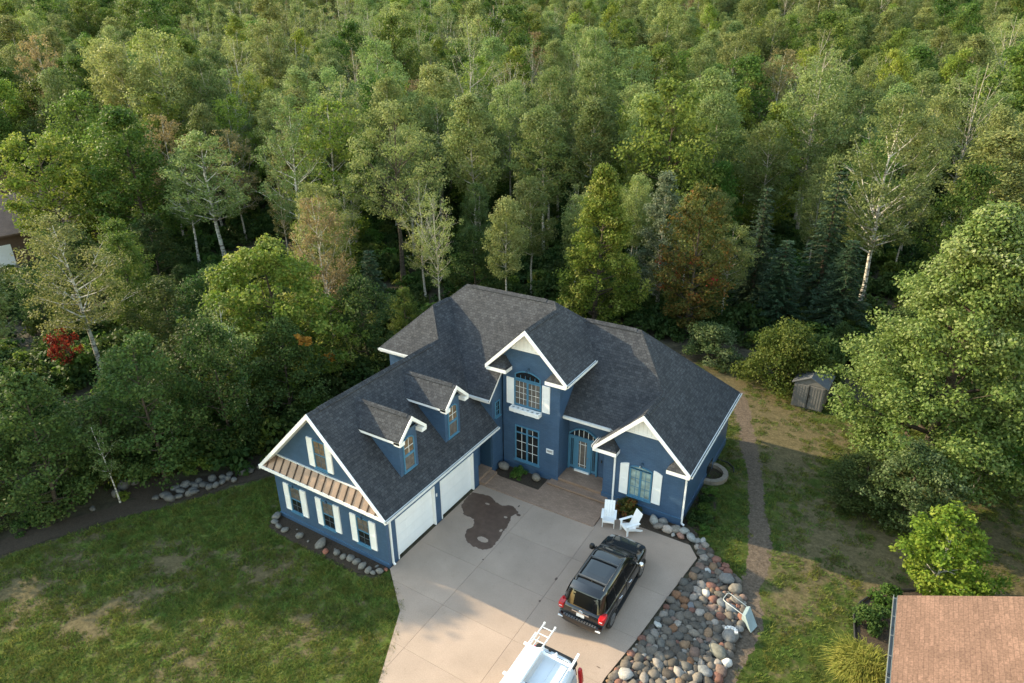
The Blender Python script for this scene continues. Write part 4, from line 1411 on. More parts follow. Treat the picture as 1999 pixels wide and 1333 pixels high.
van = thing("work_van", "white work van carrying a ladder, cut by the bottom edge", "van", (9.18, -1.42, 0), math.pi)
VL = [(.32, .06, 5.0, .93), (.40, .02, 5.05, .98), (.75, .0, 5.1, .995), (1.05, .0, 5.0, .985), (1.15, .02, 4.6, .965), (1.55, .07, 4.2, .91), (1.80, .13, 3.95, .865), (1.90, .20, 3.85, .82), (1.955, .32, 3.7, .74), (1.975, .55, 3.5, .60)]
smooth_by_angle(loft_layers(VL, 6).build("body", MT['van_white'], van), 50)
def vz(z):
    return lerp_lin(VL, z)
panel("rear_window", [[(x, vz(z)[0] + .05 * (x / .8) ** 4 + .02 * (x / .8) ** 2, z) for x in np.linspace(-.76 + (z - 1.2) * .12, .76 - (z - 1.2) * .12, 9)] for z in np.linspace(1.2, 1.76, 5)], (0, -.010, .003), MT['car_glass'], van)
MB().box(-.19, .19, .10, .16, 1.80, 1.83).build("brake_light", MT['red_lamp'], van)
mb = MB()
mb.add(*(lambda L: (L.v, L.f))(loft_layers([(1.81, .055, .5, .80), (1.84, .04, .5, .79), (1.885, .10, .5, .77)], 6)))
smooth_by_angle(mb.build("rear_lip", MT['black'], van), 50)
for sg in (-1, 1):
    t = loft_layers([(.95, .0, .20, .05), (1.0, -.02, .22, .06), (1.55, .03, .22, .06), (1.62, .06, .20, .05)], 4, 20)
    t.v = [(x + sg * (.945 - max(0, z - 1.1) * .12), y, z) for x, y, z in t.v]
    smooth_by_angle(t.build("tail_light", MT['red_lamp'], van), 50)
    for y0, y1 in ((.45, 1.75), (1.85, 3.1), (3.2, 4.1)):
        grid = [[(sg * vz(z)[2] * .998, y0 + (y1 - y0) * j / 4, z) for j in range(5)] for z in np.linspace(1.2, 1.70, 4)]
        panel("side_panel", grid, (sg * .006, 0, .001), MT['van_side'] if y0 < 3 else MT['car_glass'], van)
    for y in (.95, 4.2):
        wheel(van, sg * .88, y, .34, .23, sg)
    mb = MB()
    mb.tube([(sg * .74, .05, 2.12), (sg * .74, 3.2, 2.12)], .022, 6)
    for y in (.5, 1.9, 3.0):
        mb.bar((sg * .70, y, 1.90), (sg * .74, y, 2.12), .05, .03, (0, 1, 0))
    mb.build("rack_rail", MT['van_white'], van)
MB().bar((-.78, .05, 2.18), (-.78, .75, 2.15), .07, .07).build("rack_stop", MT['white'], van)
for y in (.58, 1.95, 3.0):
    c = MB().bar((-.80, y, 2.15), (1.06, y, 2.15), .10, .05).build("rack_bar", MT['white'], van)
    MB().box(-.62, -.18, y - .052, y - .03, 2.165, 2.18).build("rack_slot", MT['black'], c)
    MB().box(.0, .25, y - .052, y - .03, 2.165, 2.18).build("rack_slot", MT['black'], c)
for k in range(3):
    MB().box(-.62 + k * .42, -.59 + k * .42, .6, 3.4, 1.970, 1.992).build("roof_rib", MT['van_white'], van)
g = MB()
for k in range(5):
    g.box(-.972 - .0, -.955, .62 + k * .2, .76 + k * .2, 1.28 + .03 * (k % 2), 1.46)
g.build("side_graphic", MT['white'], van)
for k, (x, y) in enumerate(((.45, .30), (.22, .24), (-.05, .28))):
    MB().lathe((x, y, 1.93), (0, 0, 1), [(0, .05), (.06, .05), (.10, .03)], 8).build("rack_clamp", MT['black' if k == 1 else 'white'], van)

lad = thing("ladder", "white aluminium extension ladder lying on the van's roof rack", "ladder", (8.575, -.99, 2.20))
for x in (-.215, .215):
    MB().box(x - .018, x + .018, -4.6, 0, 0, .075).build("rail", MT['ladder'], lad)
for x in (-.275, .275):
    MB().box(x - .018, x + .018, -5.1, -.50 if x < 0 else -1.02, .01, .085).build("rail", MT['ladder'], lad)
for k in range(15):
    MB().tube([(-.20, -.16 - k * .305, .045), (.20, -.16 - k * .305, .045)], .019, 6).build("rung", MT['ladder'], lad)
MB().box(-.26, .26, -4.9, -1.08, .095, .10).build("rung_cover", MT['white'], lad)
for k in range(11):
    MB().box(-.24, .10, -1.35 - k * .305, -1.335 - k * .305, .10, .108).build("rung_shadow_strip", MT['gutter'], lad)
for x in (-.215, .215):
    MB().box(x - .03, x + .03, -.03, .05, -.02, .085).build("foot", MT['gutter'], lad)

# ------------------------------------------------------------------ two garden chairs
def chair(loc, rz, label):
    t = thing("garden_chair", label, "chair", loc, rz, "white garden chairs on the driveway edge")
    for k in range(5):
        y0 = -.40 + k * .105
        z0 = .385 - (k + .5) * .030
        MB().obox((0, y0 + .05, z0), (.53, 0, 0), (0, .097, -.028), (0, .006, .02)).build("seat_slat", MT['white'], t)
    bd = Vector((0, .36, .78)).normalized()
    bn = Vector((0, -.78, .36)).normalized()
    for k in range(4):
        x = -.19 + k * .127
        MB().obox(Vector((x, .10, .25)) + bd * .42, (.122, 0, 0), bn * .02, bd * .84).build("back_slat", MT['white'], t)
    for z in (.16, .68):
        MB().obox(Vector((0, .10, .25)) + bd * z - bn * .02, (.50, 0, 0), bn * .02, bd * .07).build("back_rail", MT['white'], t)
    for sg in (-1, 1):
        MB().obox((sg * .30, -.08, .575), (.125, 0, 0), (0, .74, -.02), (0, 0, .024)).build("armrest", MT['white'], t)
        MB().obox((sg * .275, -.36, .28), (.03, 0, 0), (0, .10, 0), (0, 0, .56)).build("front_leg", MT['white'], t)
        MB().ext([(sg * .265, -.40, .30), (sg * .265, -.40, .40), (sg * .265, .15, .24), (sg * .265, .52, .06), (sg * .265, .52, 0), (sg * .265, .40, 0), (sg * .265, .10, .13)], (-sg * .022, 0, 0)).build("rear_leg", MT['white'], t)
        MB().obox((sg * .275, .24, .46), (.03, 0, 0), (0, .06, 0), (0, .05, .22)).build("arm_support", MT['white'], t)
    MB().obox((0, -.405, .345), (.53, 0, 0), (0, .022, 0), (0, 0, .10)).build("apron", MT['white'], t)
    return t
chair((7.13, 7.80, 0), .336, "white slatted garden chair facing the driveway, nearest the paved walk")
chair((8.27, 7.78, 0), -.61, "white slatted garden chair turned sideways in front of the black suv")

# ------------------------------------------------------------------ upturned cart on the stones
ct = thing("lawn_cart", "pale grey upturned cart tub with a long wire loop handle on the stones", "cart")
hull = [(14.10, 5.02, .12), (14.15, 5.52, .12), (14.28, 5.56, .40), (14.23, 4.96, .40), (14.58, 4.58, .03), (14.72, 5.06, .03), (14.10, 5.02, .36), (14.15, 5.52, .36), (14.30, 4.9, .0), (14.38, 5.5, .0)]
import bmesh
bm = bmesh.new()
for p in hull:
    bm.verts.new(p)
bmesh.ops.convex_hull(bm, input=bm.verts)
me = D.meshes.new("tub")
bm.to_mesh(me)
bm.free()
me.materials.append(MT['cart'])
inst("tub", me, ct)
mb = MB()
mb.tube([(14.30, 4.86, .20), (14.11, 5.02, .36), (13.32, 5.36, .34), (13.25, 5.43, .33), (13.24, 5.52, .33), (13.30, 5.84, .33), (13.36, 5.90, .33), (13.45, 5.88, .33), (14.16, 5.52, .37)], .015, 8)
mb.build("handle", MT['tube'], ct, True)

# ------------------------------------------------------------------ stones
def stone_mesh(seed, sub=2, amp=.22):
    bm = bmesh.new()
    bmesh.ops.create_icosphere(bm, subdivisions=sub, radius=1.0)
    r = random.Random(seed)
    off = Vector((r.random() * 50, r.random() * 50, r.random() * 50))
    sx, sy, sz = 1, r.uniform(.68, .95), r.uniform(.52, .78)
    for v in bm.verts:
        k = 1 + amp * mnoise.noise(v.co * 1.1 + off) + .16 * mnoise.noise(v.co * 2.6 + off)
        v.co = Vector((v.co.x * k * sx, v.co.y * k * sy, v.co.z * k * sz))
    me = D.meshes.new("stone")
    bm.to_mesh(me)
    bm.free()
    me.materials.append(MT['stone'])
    me.polygons.foreach_set("use_smooth", [True] * len(me.polygons))
    return me
SM = [stone_mesh(k, 2, .34) for k in range(14)]
PAL = [((.150, .140, .128), 26), ((.100, .095, .088), 20), ((.20, .188, .170), 14), ((.21, .155, .135), 8), ((.225, .118, .095), 9), ((.30, .29, .28), 8), ((.24, .17, .115), 7), ((.128, .132, .130), 10), ((.36, .345, .325), 4), ((.085, .078, .072), 8), ((.22, .125, .075), 2)]
def stone_col(r):
    t = r.random() * sum(w for _, w in PAL)
    for c, w in PAL:
        t -= w
        if t < 0:
            k = r.uniform(.85, 1.18)
            return (c[0] * k * .78, c[1] * k * .71, c[2] * k * .65)
    return PAL[0][0]
ROCK = [(10.62, -4.0), (10.68, -.2), (11.02, 2.0), (11.34, 4.55), (11.74, 7.62), (11.28, 8.40), (11.5, 8.8), (11.75, 8.45), (12.35, 7.98), (13.05, 7.6), (13.5, 7.1), (13.95, 6.3), (14.05, 5.75), (14.25, 4.5), (14.15, 3.8), (14.15, 2.8), (14.2, 2.3), (14.0, 1.7), (13.9, -1), (13.8, -4.0)]
bed = sheet("rock_bed", ragged(ROCK, .3, .10, 4.4), -.024, plain("rock_bed_soil", (.062, .054, .048), .95, .4, 14, bs=.8, bd=.05))
def lay_stones(poly, n, rmin, rmax, parent, avoid=(), big=.06, seed=5, zb=0.0):
    r = random.Random(seed)
    xs0, xs1 = min(p[0] for p in poly), max(p[0] for p in poly)
    ys0, ys1 = min(p[1] for p in poly), max(p[1] for p in poly)
    placed = list(avoid)
    out = []
    rad_list = sorted([rmax * 1.35 if r.random() < big else rmin + (rmax - rmin) * r.random() ** 1.5 for _ in range(n * 3)], reverse=True)
    for R_ in rad_list:
        for _ in range(40):
            x, y = r.uniform(xs0, xs1), r.uniform(ys0, ys1)
            if not in_poly(x, y, poly):
                continue
            if all((x - a) ** 2 + (y - b) ** 2 > (.74 * (R_ + c)) ** 2 for a, b, c in placed):
                placed.append((x, y, R_))
                out.append((x, y, R_))
                break
    return out
BIG = [(13.02, 6.9, .34), (13.49, 6.55, .33), (13.72, 5.95, .27), (13.94, 3.96, .36), (13.70, 3.02, .34), (14.14, 2.72, .20), (13.55, 1.9, .30), (13.60, 5.40, .26), (13.20, 5.50, .24), (14.12, 4.50, .20), (12.49, 5.68, .21), (12.20, 7.00, .17), (11.32, 3.06, .19), (11.06, .28, .28), (12.15, 4.70, .18)]
BIGL = ["mottled grey boulder at the top right end of the stone bed", "flat brownish grey boulder beside the gravel path above the cart", "tan grey boulder just above the cart's wire handle", "grey boulder with a broad white band near the path edge",
        "large flat olive grey boulder below the white banded one", "small pointed white stone at the outer edge of the stone bed", "large round grey boulder near the bottom edge of the picture", "blue grey boulder framed by the cart's wire loop",
        "dark blue grey boulder under the tip of the cart handle", "grey boulder directly below the cart tub", "pale oval stone in the middle of the stone bed", "pale long stone in the upper part of the stone bed", "white stone lying close to the driveway edge",
        "big pale angular boulder at the driveway edge near the bottom", "round grey stone in the centre of the stone bed"]
BIGC = [(.15, .145, .14), (.17, .15, .125), (.19, .165, .14), (.16, .155, .15), (.155, .150, .125), (.50, .49, .47), (.16, .165, .17), (.17, .18, .19), (.12, .13, .14), (.165, .165, .16), (.42, .40, .38), (.36, .36, .35), (.45, .44, .41), (.33, .31, .29), (.15, .15, .16)]
for k, ((x, y, R_), l, c) in enumerate(zip(BIG, BIGL, BIGC)):
    o = inst("boulder", SM[k % 14], None, (x, y, R_ * .30), (RS.uniform(-.2, .2), RS.uniform(-.2, .2), RS.uniform(0, 6.28)), (R_ * 1.05, R_ * 1.05, R_ * .95), c)
    tag(o, l, "boulder", "boulders of the stone bed")
    if k == 3:
        bandm = plain("white_quartz", (.62, .60, .58), .7, .12, 5)
        mb = MB()
        for j in range(7):
            a = -1.1 + j * .33
            p = Vector((math.cos(a) * .55, math.sin(a) * .62, .62 - abs(a) * .06))
            mb.obox(p, (.34, .1, -.1), (-.1, .36, 0), (.02, 0, .30))
        bo = mb.build("quartz_band", bandm, o)
        mod = bo.modifiers.new("round", 'REMESH')
        mod.mode = 'SMOOTH'
        mod.octree_depth = 4
stones = lay_stones(ROCK, 1100, .060, .165, bed, BIG)
stones.sort(key=lambda s_: -s_[1] * 0 - s_[2])
inframe = [s_ for s_ in stones if s_[1] > -.6 + (s_[0] - 10.5) * .62]
rest = [s_ for s_ in stones if s_ not in inframe] + inframe[296:]
def stone_obj(x, y, R_, parent, r, z=.10, name="stone"):
    m = SM[r.randrange(14)]
    return inst(name, m, parent, (x, y, R_ * z), (r.uniform(-.35, .35), r.uniform(-.35, .35), r.uniform(0, 6.28)), (R_ * 1.14, R_ * 1.14, R_ * 1.14), stone_col(r))
r9 = random.Random(99)
for x, y, R_ in inframe[:296]:
    stone_obj(x, y, R_, bed, r9)
if rest:
    mb = MB()
    src = SM[3]
    sv = [v.co.copy() for v in src.vertices]
    sf = [tuple(p.vertices) for p in src.polygons]
    for x, y, R_ in rest:
        q = Matrix.Rotation(r9.uniform(0, 6.28), 3, 'Z')
        mb.add([Vector((x, y, R_ * .05)) + (q @ v) * R_ * 1.15 for v in sv], sf)
    mm = D.materials.new("mixed_stone")
    nt, N, L, b = nodes(mm)
    gg = N.new("ShaderNodeNewGeometry")
    acc, st_ = 0.0, []
    tot = sum(w for _, w in PAL)
    for c, w in PAL:
        st_.append((acc / tot, c))
        acc += w
    rp = N.new("ShaderNodeValToRGB")
    rp.color_ramp.interpolation = 'CONSTANT'
    el = rp.color_ramp.elements
    while len(el) < len(st_):
        el.new(.5)
    for e, (p_, c) in zip(el, st_):
        e.position = p_
        e.color = (c[0] * .76, c[1] * .69, c[2] * .63, 1)
    L.new(gg.outputs["Random Per Island"], rp.inputs[0])
    L.new(mixc(nt, 1.0, rp.outputs[0], ramp(nt, tnoise(nt, objcoord(nt), 14, 4), [(.3, (.75,) * 3), (.7, (1.25,) * 3)]), 'MULTIPLY'), b.inputs["Base Color"])
    b.inputs["Roughness"].default_value = .8
    o = mb.build("stone_scatter", mm, bed, True, 'stuff')
# pebbles filling the gaps: one mass
mb = MB()
ico = [Vector(v) for v in ((0, 0, .8), (.9, 0, 0), (0, .9, 0), (-.9, 0, 0), (0, -.9, 0), (0, 0, -.6))]
icf = [(0, 1, 2), (0, 2, 3), (0, 3, 4), (0, 4, 1), (5, 2, 1), (5, 3, 2), (5, 4, 3), (5, 1, 4)]
for _ in range(2600):
    x, y = r9.uniform(10.4, 14.4), r9.uniform(-3, 9)
    if in_poly(x, y, ROCK):
        k = r9.uniform(.03, .075)
        q = Matrix.Rotation(r9.uniform(0, 6.28), 3, 'Z')
        mb.add([Vector((x, y, k * .3)) + (q @ v) * k for v in ico], icf)
o = mb.build("pebbles", MT['stone'], bed, True, 'stuff')
o.color = (.13, .125, .12, 1)

ROW = [(9.01, 8.96, .27), (9.41, 9.13, .24), (9.36, 8.70, .26), (9.79, 8.70, .26), (10.14, 8.90, .26), (10.50, 8.98, .24), (10.12, 8.52, .11), (10.44, 8.60, .19), (10.93, 8.68, .26), (11.24, 8.66, .16), (11.46, 8.78, .17), (11.48, 8.30, .15), (11.66, 8.46, .14)]
ROWL = ["pale round boulder left end of the row by the blue corner", "grey boulder tucked behind the pale one against the blue wall", "brown grey boulder on the bed beside the concrete edge", "pinkish white boulder standing upright at the concrete edge", "plain grey boulder in the middle of the corner row", "long pale grey boulder just below the white downspout",
        "tiny pale stone wedged between the corner boulders", "salmon pink boulder at the concrete edge", "bluish mottled boulder at the bend of the driveway corner", "small grey boulder right of the bluish mottled one", "pale small boulder at the outer end of the corner row", "reddish brown stone below the outer end of the corner row", "grey brown stone at the top of the stone bed"]
ROWC = [(.30, .295, .275), (.20, .19, .18), (.19, .165, .145), (.36, .31, .28), (.20, .18, .155), (.27, .265, .25), (.30, .29, .28), (.29, .165, .125), (.24, .25, .25), (.19, .19, .185), (.26, .26, .25), (.15, .11, .095), (.16, .145, .12)]
for k, ((x, y, R_), l, c) in enumerate(zip(ROW, ROWL, ROWC)):
    o = inst("boulder", SM[(k * 5 + 2) % 14], None, (x, y, R_ * .38), (RS.uniform(-.3, .3), RS.uniform(-.3, .3), RS.uniform(0, 6.28)), (R_ * 1.1, R_ * 1.1, R_ * 1.15), c)
    tag(o, l, "boulder", "boulders at the corner of the blue house")
for (x, y, R_, l, c) in ((.40, 8.93, .33, "tall grey boulder beside the alcove in the entry bed", (.17, .155, .14)), (2.46, 8.93, .32, "rounded tan boulder at the right end of the entry bed", (.20, .175, .145))):
    tag(inst("boulder", SM[6], None, (x, y, .22), (.3, .1, x), (R_, R_, R_ * 1.25), c), l, "boulder")
GAR = [(-7.07, -.28, .26), (-6.80, -.60, .16), (-6.40, -.72, .17), (-5.94, -.75, .16), (-5.01, -.66, .18), (-3.70, -.55, .27), (-3.16, -.80, .13), (-2.66, -.58, .15), (-2.22, -.62, .15), (-1.86, -.52, .18), (-1.46, -.55, .18), (-1.05, -.62, .20), (-.66, -.66, .17), (-.38, -.66, .13), (-.18, -.45, .17), (-.50, -.28, .09), (-.03, -.22, .09), (-5.5, -.4, .05), (-4.4, -.7, .06), (-2.9, -.45, .06)]
sb = D.objects["planting_bed.003"] if "planting_bed.003" in D.objects else None
for k, (x, y, R_) in enumerate(GAR):
    o = stone_obj(x, y, R_, sb, r9, .4)
    o.color = (*((.155, .15, .14) if k not in (6, 16) else (.24, .10, .07)), 1)
LR = [(-15.99, -2.79, .30), (-15.74, -3.38, .22), (-15.92, -2.31, .22), (-13.33, -2.14, .22), (-12.89, -2.18, .2), (-12.68, -1.85, .18), (-13.49, -1.5, .2), (-13.31, -1.07, .2), (-13.1, -.84, .17), (-12.73, -.84, .17), (-12.29, -1.2, .2), (-12.43, -.55, .2), (-12.93, -.52, .18), (-12.02, -.52, .19), (-11.89, -.23, .17), (-11.85, .13, .18), (-11.85, .46, .17), (-11.47, .57, .15), (-12.54, .04, .2), (-11.65, 1.25, .2), (-11.42, 1.62, .16), (-15.54, -4.67, .14), (-12.44, -1.4, .18), (-12.99, -1.52, .19), (-12.09, .77, .18), (-12.6, -1.1, .17), (-12.2, .4, .15), (-11.2, 2.1, .17), (-10.9, 2.6, .15), (-13.6, -2.5, .16)]
eb = sheet("rock_edging", ragged([(-16.3, -3.5), (-13.4, -2.7), (-12.3, -1.6), (-11.3, .4), (-10.6, 2.7), (-11.2, 2.9), (-12.4, 1.2), (-13.8, -.6), (-16.4, -1.9)], .4, .1, 5.9), -.018, MT['mulch'])
for x, y, R_ in LR:
    o = stone_obj(x, y, R_ * 1.15, eb, r9, .45)
    k = r9.uniform(.8, 1.3)
    o.color = (.095 * k, .092 * k, .088 * k, 1)
RP = [(-9.8 + r9.uniform(-1.6, 1.6), 11.5 + r9.uniform(-3.2, 3.2), r9.uniform(.15, .4)) for _ in range(34)]
eb2 = sheet("rock_edging", ragged([(-12.0, 8.0), (-8.2, 8.4), (-7.6, 14), (-11.6, 15.2)], .5, .2, 6.9), -.02, MT['mulch'])
for x, y, R_ in RP:
    o = stone_obj(x, y, R_, eb2, r9, .45)
    k = r9.uniform(.8, 1.3)
    o.color = (.17 * k, .14 * k, .13 * k, 1)

# ------------------------------------------------------------------ vegetation
LM = {
    'aspen': leaf_mat("aspen_leaf", [(0, (.082, .126, .030)), (.5, (.166, .214, .068)), (1, (.265, .290, .125))], hv=.14),
    'green': leaf_mat("green_leaf", [(0, (.042, .082, .014)), (.5, (.088, .145, .026)), (1, (.165, .205, .046))], hv=.14),
    'dark': leaf_mat("dark_leaf", [(0, (.026, .055, .014)), (.5, (.052, .094, .024)), (1, (.105, .142, .040))], hv=.12),
    'yellow': leaf_mat("yellow_green_leaf", [(0, (.090, .142, .018)), (.5, (.175, .238, .034)), (1, (.285, .310, .070))], hv=.08),
    'tan': leaf_mat("tan_leaf", [(0, (.120, .105, .042)), (.5, (.215, .170, .076)), (1, (.285, .215, .118))], hv=.10),
    'lime': leaf_mat("lime_leaf", [(0, (.070, .130, .014)), (.5, (.135, .215, .024)), (1, (.25, .29, .045))], hv=.0),
    'apple': leaf_mat("apple_leaf", [(0, (.040, .072, .022)), (.5, (.085, .125, .042)), (1, (.19, .23, .115))], hv=.0),
    'spruce': leaf_mat("spruce_needle", [(0, (.016, .034, .017)), (.6, (.032, .058, .028)), (1, (.060, .085, .040))], trans=.1, hv=.06),
    'silver': leaf_mat("silver_leaf", [(0, (.060, .090, .048)), (.5, (.115, .150, .085)), (1, (.21, .235, .155))], hv=.04),
    'maple': leaf_mat("maple_leaf", [(0, (.060, .108, .015)), (.5, (.135, .190, .028)), (.85, (.26, .28, .06)), (1, (.38, .36, .14))], hv=.03),
    'bigleaf': leaf_mat("big_maple_leaf", [(0, (.060, .108, .018)), (.40, (.120, .182, .036)), (.72, (.225, .275, .090)), (1, (.46, .48, .31))], hv=.0, spec=.35),  # whitish end stops paint sunlit highlights on the huge maple
    'autumn': leaf_mat("autumn_leaf", [(0, (.045, .070, .014)), (.4, (.10, .105, .025)), (.65, (.20, .12, .03)), (.85, (.24, .075, .025)), (1, (.30, .02, .03))], hv=.0),
    'red': leaf_mat("red_leaf", [(0, (.075, .020, .012)), (.5, (.17, .020, .016)), (1, (.26, .06, .03))], hv=.0),
    'orange': leaf_mat("orange_leaf", [(0, (.25, .11, .02)), (1, (.42, .22, .03))], hv=.0),
    'reed': leaf_mat("grass_blade", [(0, (.09, .13, .02)), (.5, (.20, .22, .04)), (1, (.36, .33, .08))], hv=.0),
}
BK = {
    'white': bark_mat("white_birch_bark", (.52, .50, .46), (.16, .14, .12), 2.2, (1, 1, 2.5)),
    'grey': bark_mat("grey_aspen_bark", (.40, .38, .33), (.20, .18, .15), 2.5),
    'brown': bark_mat("brown_bark", (.085, .068, .052), (.045, .036, .028), 3),
    'pale': bark_mat("pale_dead_bark", (.44, .40, .35), (.28, .25, .21), 3),
}

def quads_mesh(name, V, mat, tint):
    n = len(V) // 4
    me = D.meshes.new(name)
    me.vertices.add(n * 4)
    me.vertices.foreach_set("co", V.astype(np.float32).ravel())
    me.loops.add(n * 4)
    me.loops.foreach_set("vertex_index", np.arange(n * 4, dtype=np.int32))
    me.polygons.add(n)
    me.polygons.foreach_set("loop_start", np.arange(0, n * 4, 4, dtype=np.int32))
    me.polygons.foreach_set("loop_total", np.full(n, 4, dtype=np.int32))
    me.materials.append(mat)
    at = me.attributes.new("tint", 'FLOAT', 'FACE')
    at.data.foreach_set("value", tint.astype(np.float32))
    me.update()
    return me

def leaves(r, C, RC, per, size, flat=.7, up=.55, clump_t=None, axis=None, tint_mix=.55):
    """leaf quads gathered round clump centres C with radii RC"""
    k = len(C)
    per = np.maximum(3, (per * (RC / RC.mean()) ** 2).astype(int))
    idx = np.repeat(np.arange(k), per)
    n = len(idx)
    off = r.normal(size=(n, 3))
    off /= np.linalg.norm(off, axis=1)[:, None] + 1e-6
    off *= (r.random_sample((n, 1)) ** .5)
    off[:, 2] *= flat
    p = C[idx] + off * RC[idx][:, None]
    nr = off * .8 + np.array((0, 0, up)) + r.normal(size=(n, 3)) * .55
    nr /= np.linalg.norm(nr, axis=1)[:, None]
    t = np.cross(nr, r.normal(size=(n, 3)))
    t /= np.linalg.norm(t, axis=1)[:, None] + 1e-6
    b = np.cross(nr, t)
    s = size * r.uniform(.65, 1.3, (n, 1))
    V = np.stack([p - t * s * .5, p + b * s * .33 - nr * s * .06, p + t * s * .5 - nr * s * .12, p - b * s * .33 - nr * s * .06], 1).reshape(-1, 3)
    ct = r.random_sample(k) if clump_t is None else clump_t
    tint = np.clip(ct[idx] * tint_mix + r.random_sample(n) * (1 - tint_mix), 0, 1)
    return V, tint

PROF = {
    'oval': lambda t: max(.06, math.sin(math.pi * (.10 + .86 * t))) ** .75,
    'dome': lambda t: max(.05, (1 - t ** 2.4)) ** .6 * min(1, .55 + t * 1.6),
    'cone': lambda t: max(.04, (1 - t) ** .75) * min(1, .6 + t * 2.5),
    'egg': lambda t: max(.05, (1 - t ** 1.7)) ** .7 * min(1, .5 + t * 2.2),
    'vase': lambda t: max(.05, (1 - t ** 4)) ** .5 * (.45 + .6 * t),
}
def make_tree(name, H, R, cb, prof, nl, leaf, nleaf, lm, bm, tr, seed, el=38, rc=.55, extra=40, lean=.0, bare=0.0, twigs=3, tint_fn=None, flat=.7, fine=0, white_limbs=None, sides=7):
    r = np.random.RandomState(seed)
    rr = random.Random(seed)
    pf = PROF[prof]
    K = 8
    path = []
    dx, dy = rr.uniform(-1, 1) * lean, rr.uniform(-1, 1) * lean
    x = y = 0.0
    for k in range(K):
        path.append(Vector((x, y, H * .96 * k / (K - 1))))
        x += dx * H / K + rr.uniform(-1, 1) * H * .010
        y += dy * H / K + rr.uniform(-1, 1) * H * .010
    def at(h):
        f = min(max(h / (H * .96), 0), 1) * (K - 1)
        i = min(int(f), K - 2)
        return path[i].lerp(path[i + 1], f - i)
    mb = MB()
    mb.tube(path, [max(.018, tr * (1 - .93 * (k / (K - 1)) ** .9)) * (1.35 if k == 0 else 1) for k in range(K)], sides, cap=False)
    C, RCs = [], []
    for i in range(nl):
        t = (i + .5) / nl
        az = i * 2.39996 + rr.uniform(-.4, .4)
        h = H * (cb + (1 - cb) * t * .96)
        L = pf(t) * R * rr.uniform(.78, 1.06)
        e = rad(el * (.55 + .75 * t)) * rr.uniform(.8, 1.2)
        hb = max(H * cb * .55, h - L * math.tan(min(e, 1.25)))
        p0, tip = at(hb), at(h) + Vector((math.cos(az) * L, math.sin(az) * L, 0))
        mid = p0.lerp(tip, .55) - Vector((0, 0, (h - hb) * .12)) + Vector((rr.uniform(-1, 1), rr.uniform(-1, 1), rr.uniform(-1, 1))) * L * .07
        r0 = max(.016, tr * (.42 - .25 * t))
        mb.tube([p0, mid, tip], [r0, r0 * .6, .010], 4, cap=False)
        pts = [tip, mid.lerp(tip, .5)] + ([mid] if L > R * .55 else [])
        for j in range(twigs):
            f = rr.uniform(.3, .95)
            q = (p0.lerp(mid, f / .55) if f < .55 else mid.lerp(tip, (f - .55) / .45))
            d = Vector((math.cos(az + rr.choice((-1, 1)) * rr.uniform(.5, 1.3)), math.sin(az + rr.choice((-1, 1)) * rr.uniform(.5, 1.3)), rr.uniform(.1, 1.0)))
            e2 = q + d * (L * rr.uniform(.22, .45))
            mb.tube([q, e2], [r0 * .38, .007], 3, cap=False)
            pts.append(e2)
            for _ in range(fine):
                q2 = q.lerp(e2, rr.uniform(.3, 1))
                mb.tube([q2, q2 + Vector((rr.uniform(-1, 1), rr.uniform(-1, 1), rr.uniform(.1, 1.1))) * L * .22], [.009, .005], 3, cap=False)
        for p in pts:
            if rr.random() > bare:
                C.append(p)
                RCs.append(rc * rr.uniform(.6, 1.25))
    C.append(path[-1])
    RCs.append(rc * .7)
    for _ in range(extra):
        t = rr.random()
        a = rr.uniform(0, 2 * math.pi)
        L = pf(t) * R * math.sqrt(rr.uniform(.35, 1.0))
        p = at(H * (cb + (1 - cb) * t)) + Vector((math.cos(a) * L, math.sin(a) * L, rr.uniform(-.2, .2)))
        C.append(p)
        RCs.append(rc * rr.uniform(.55, 1.2))
    C = np.array([tuple(c) for c in C])
    RCs = np.array(RCs)
    trunk = mb.mesh("trunk", BK[bm], True)
    if nleaf <= 0:
        return name, trunk, None
    ct = tint_fn(C, r) if tint_fn else None
    V, T = leaves(r, C, RCs, nleaf / len(C), leaf, flat=flat, clump_t=ct)
    return name, trunk, quads_mesh("crown", V, LM[lm], T)

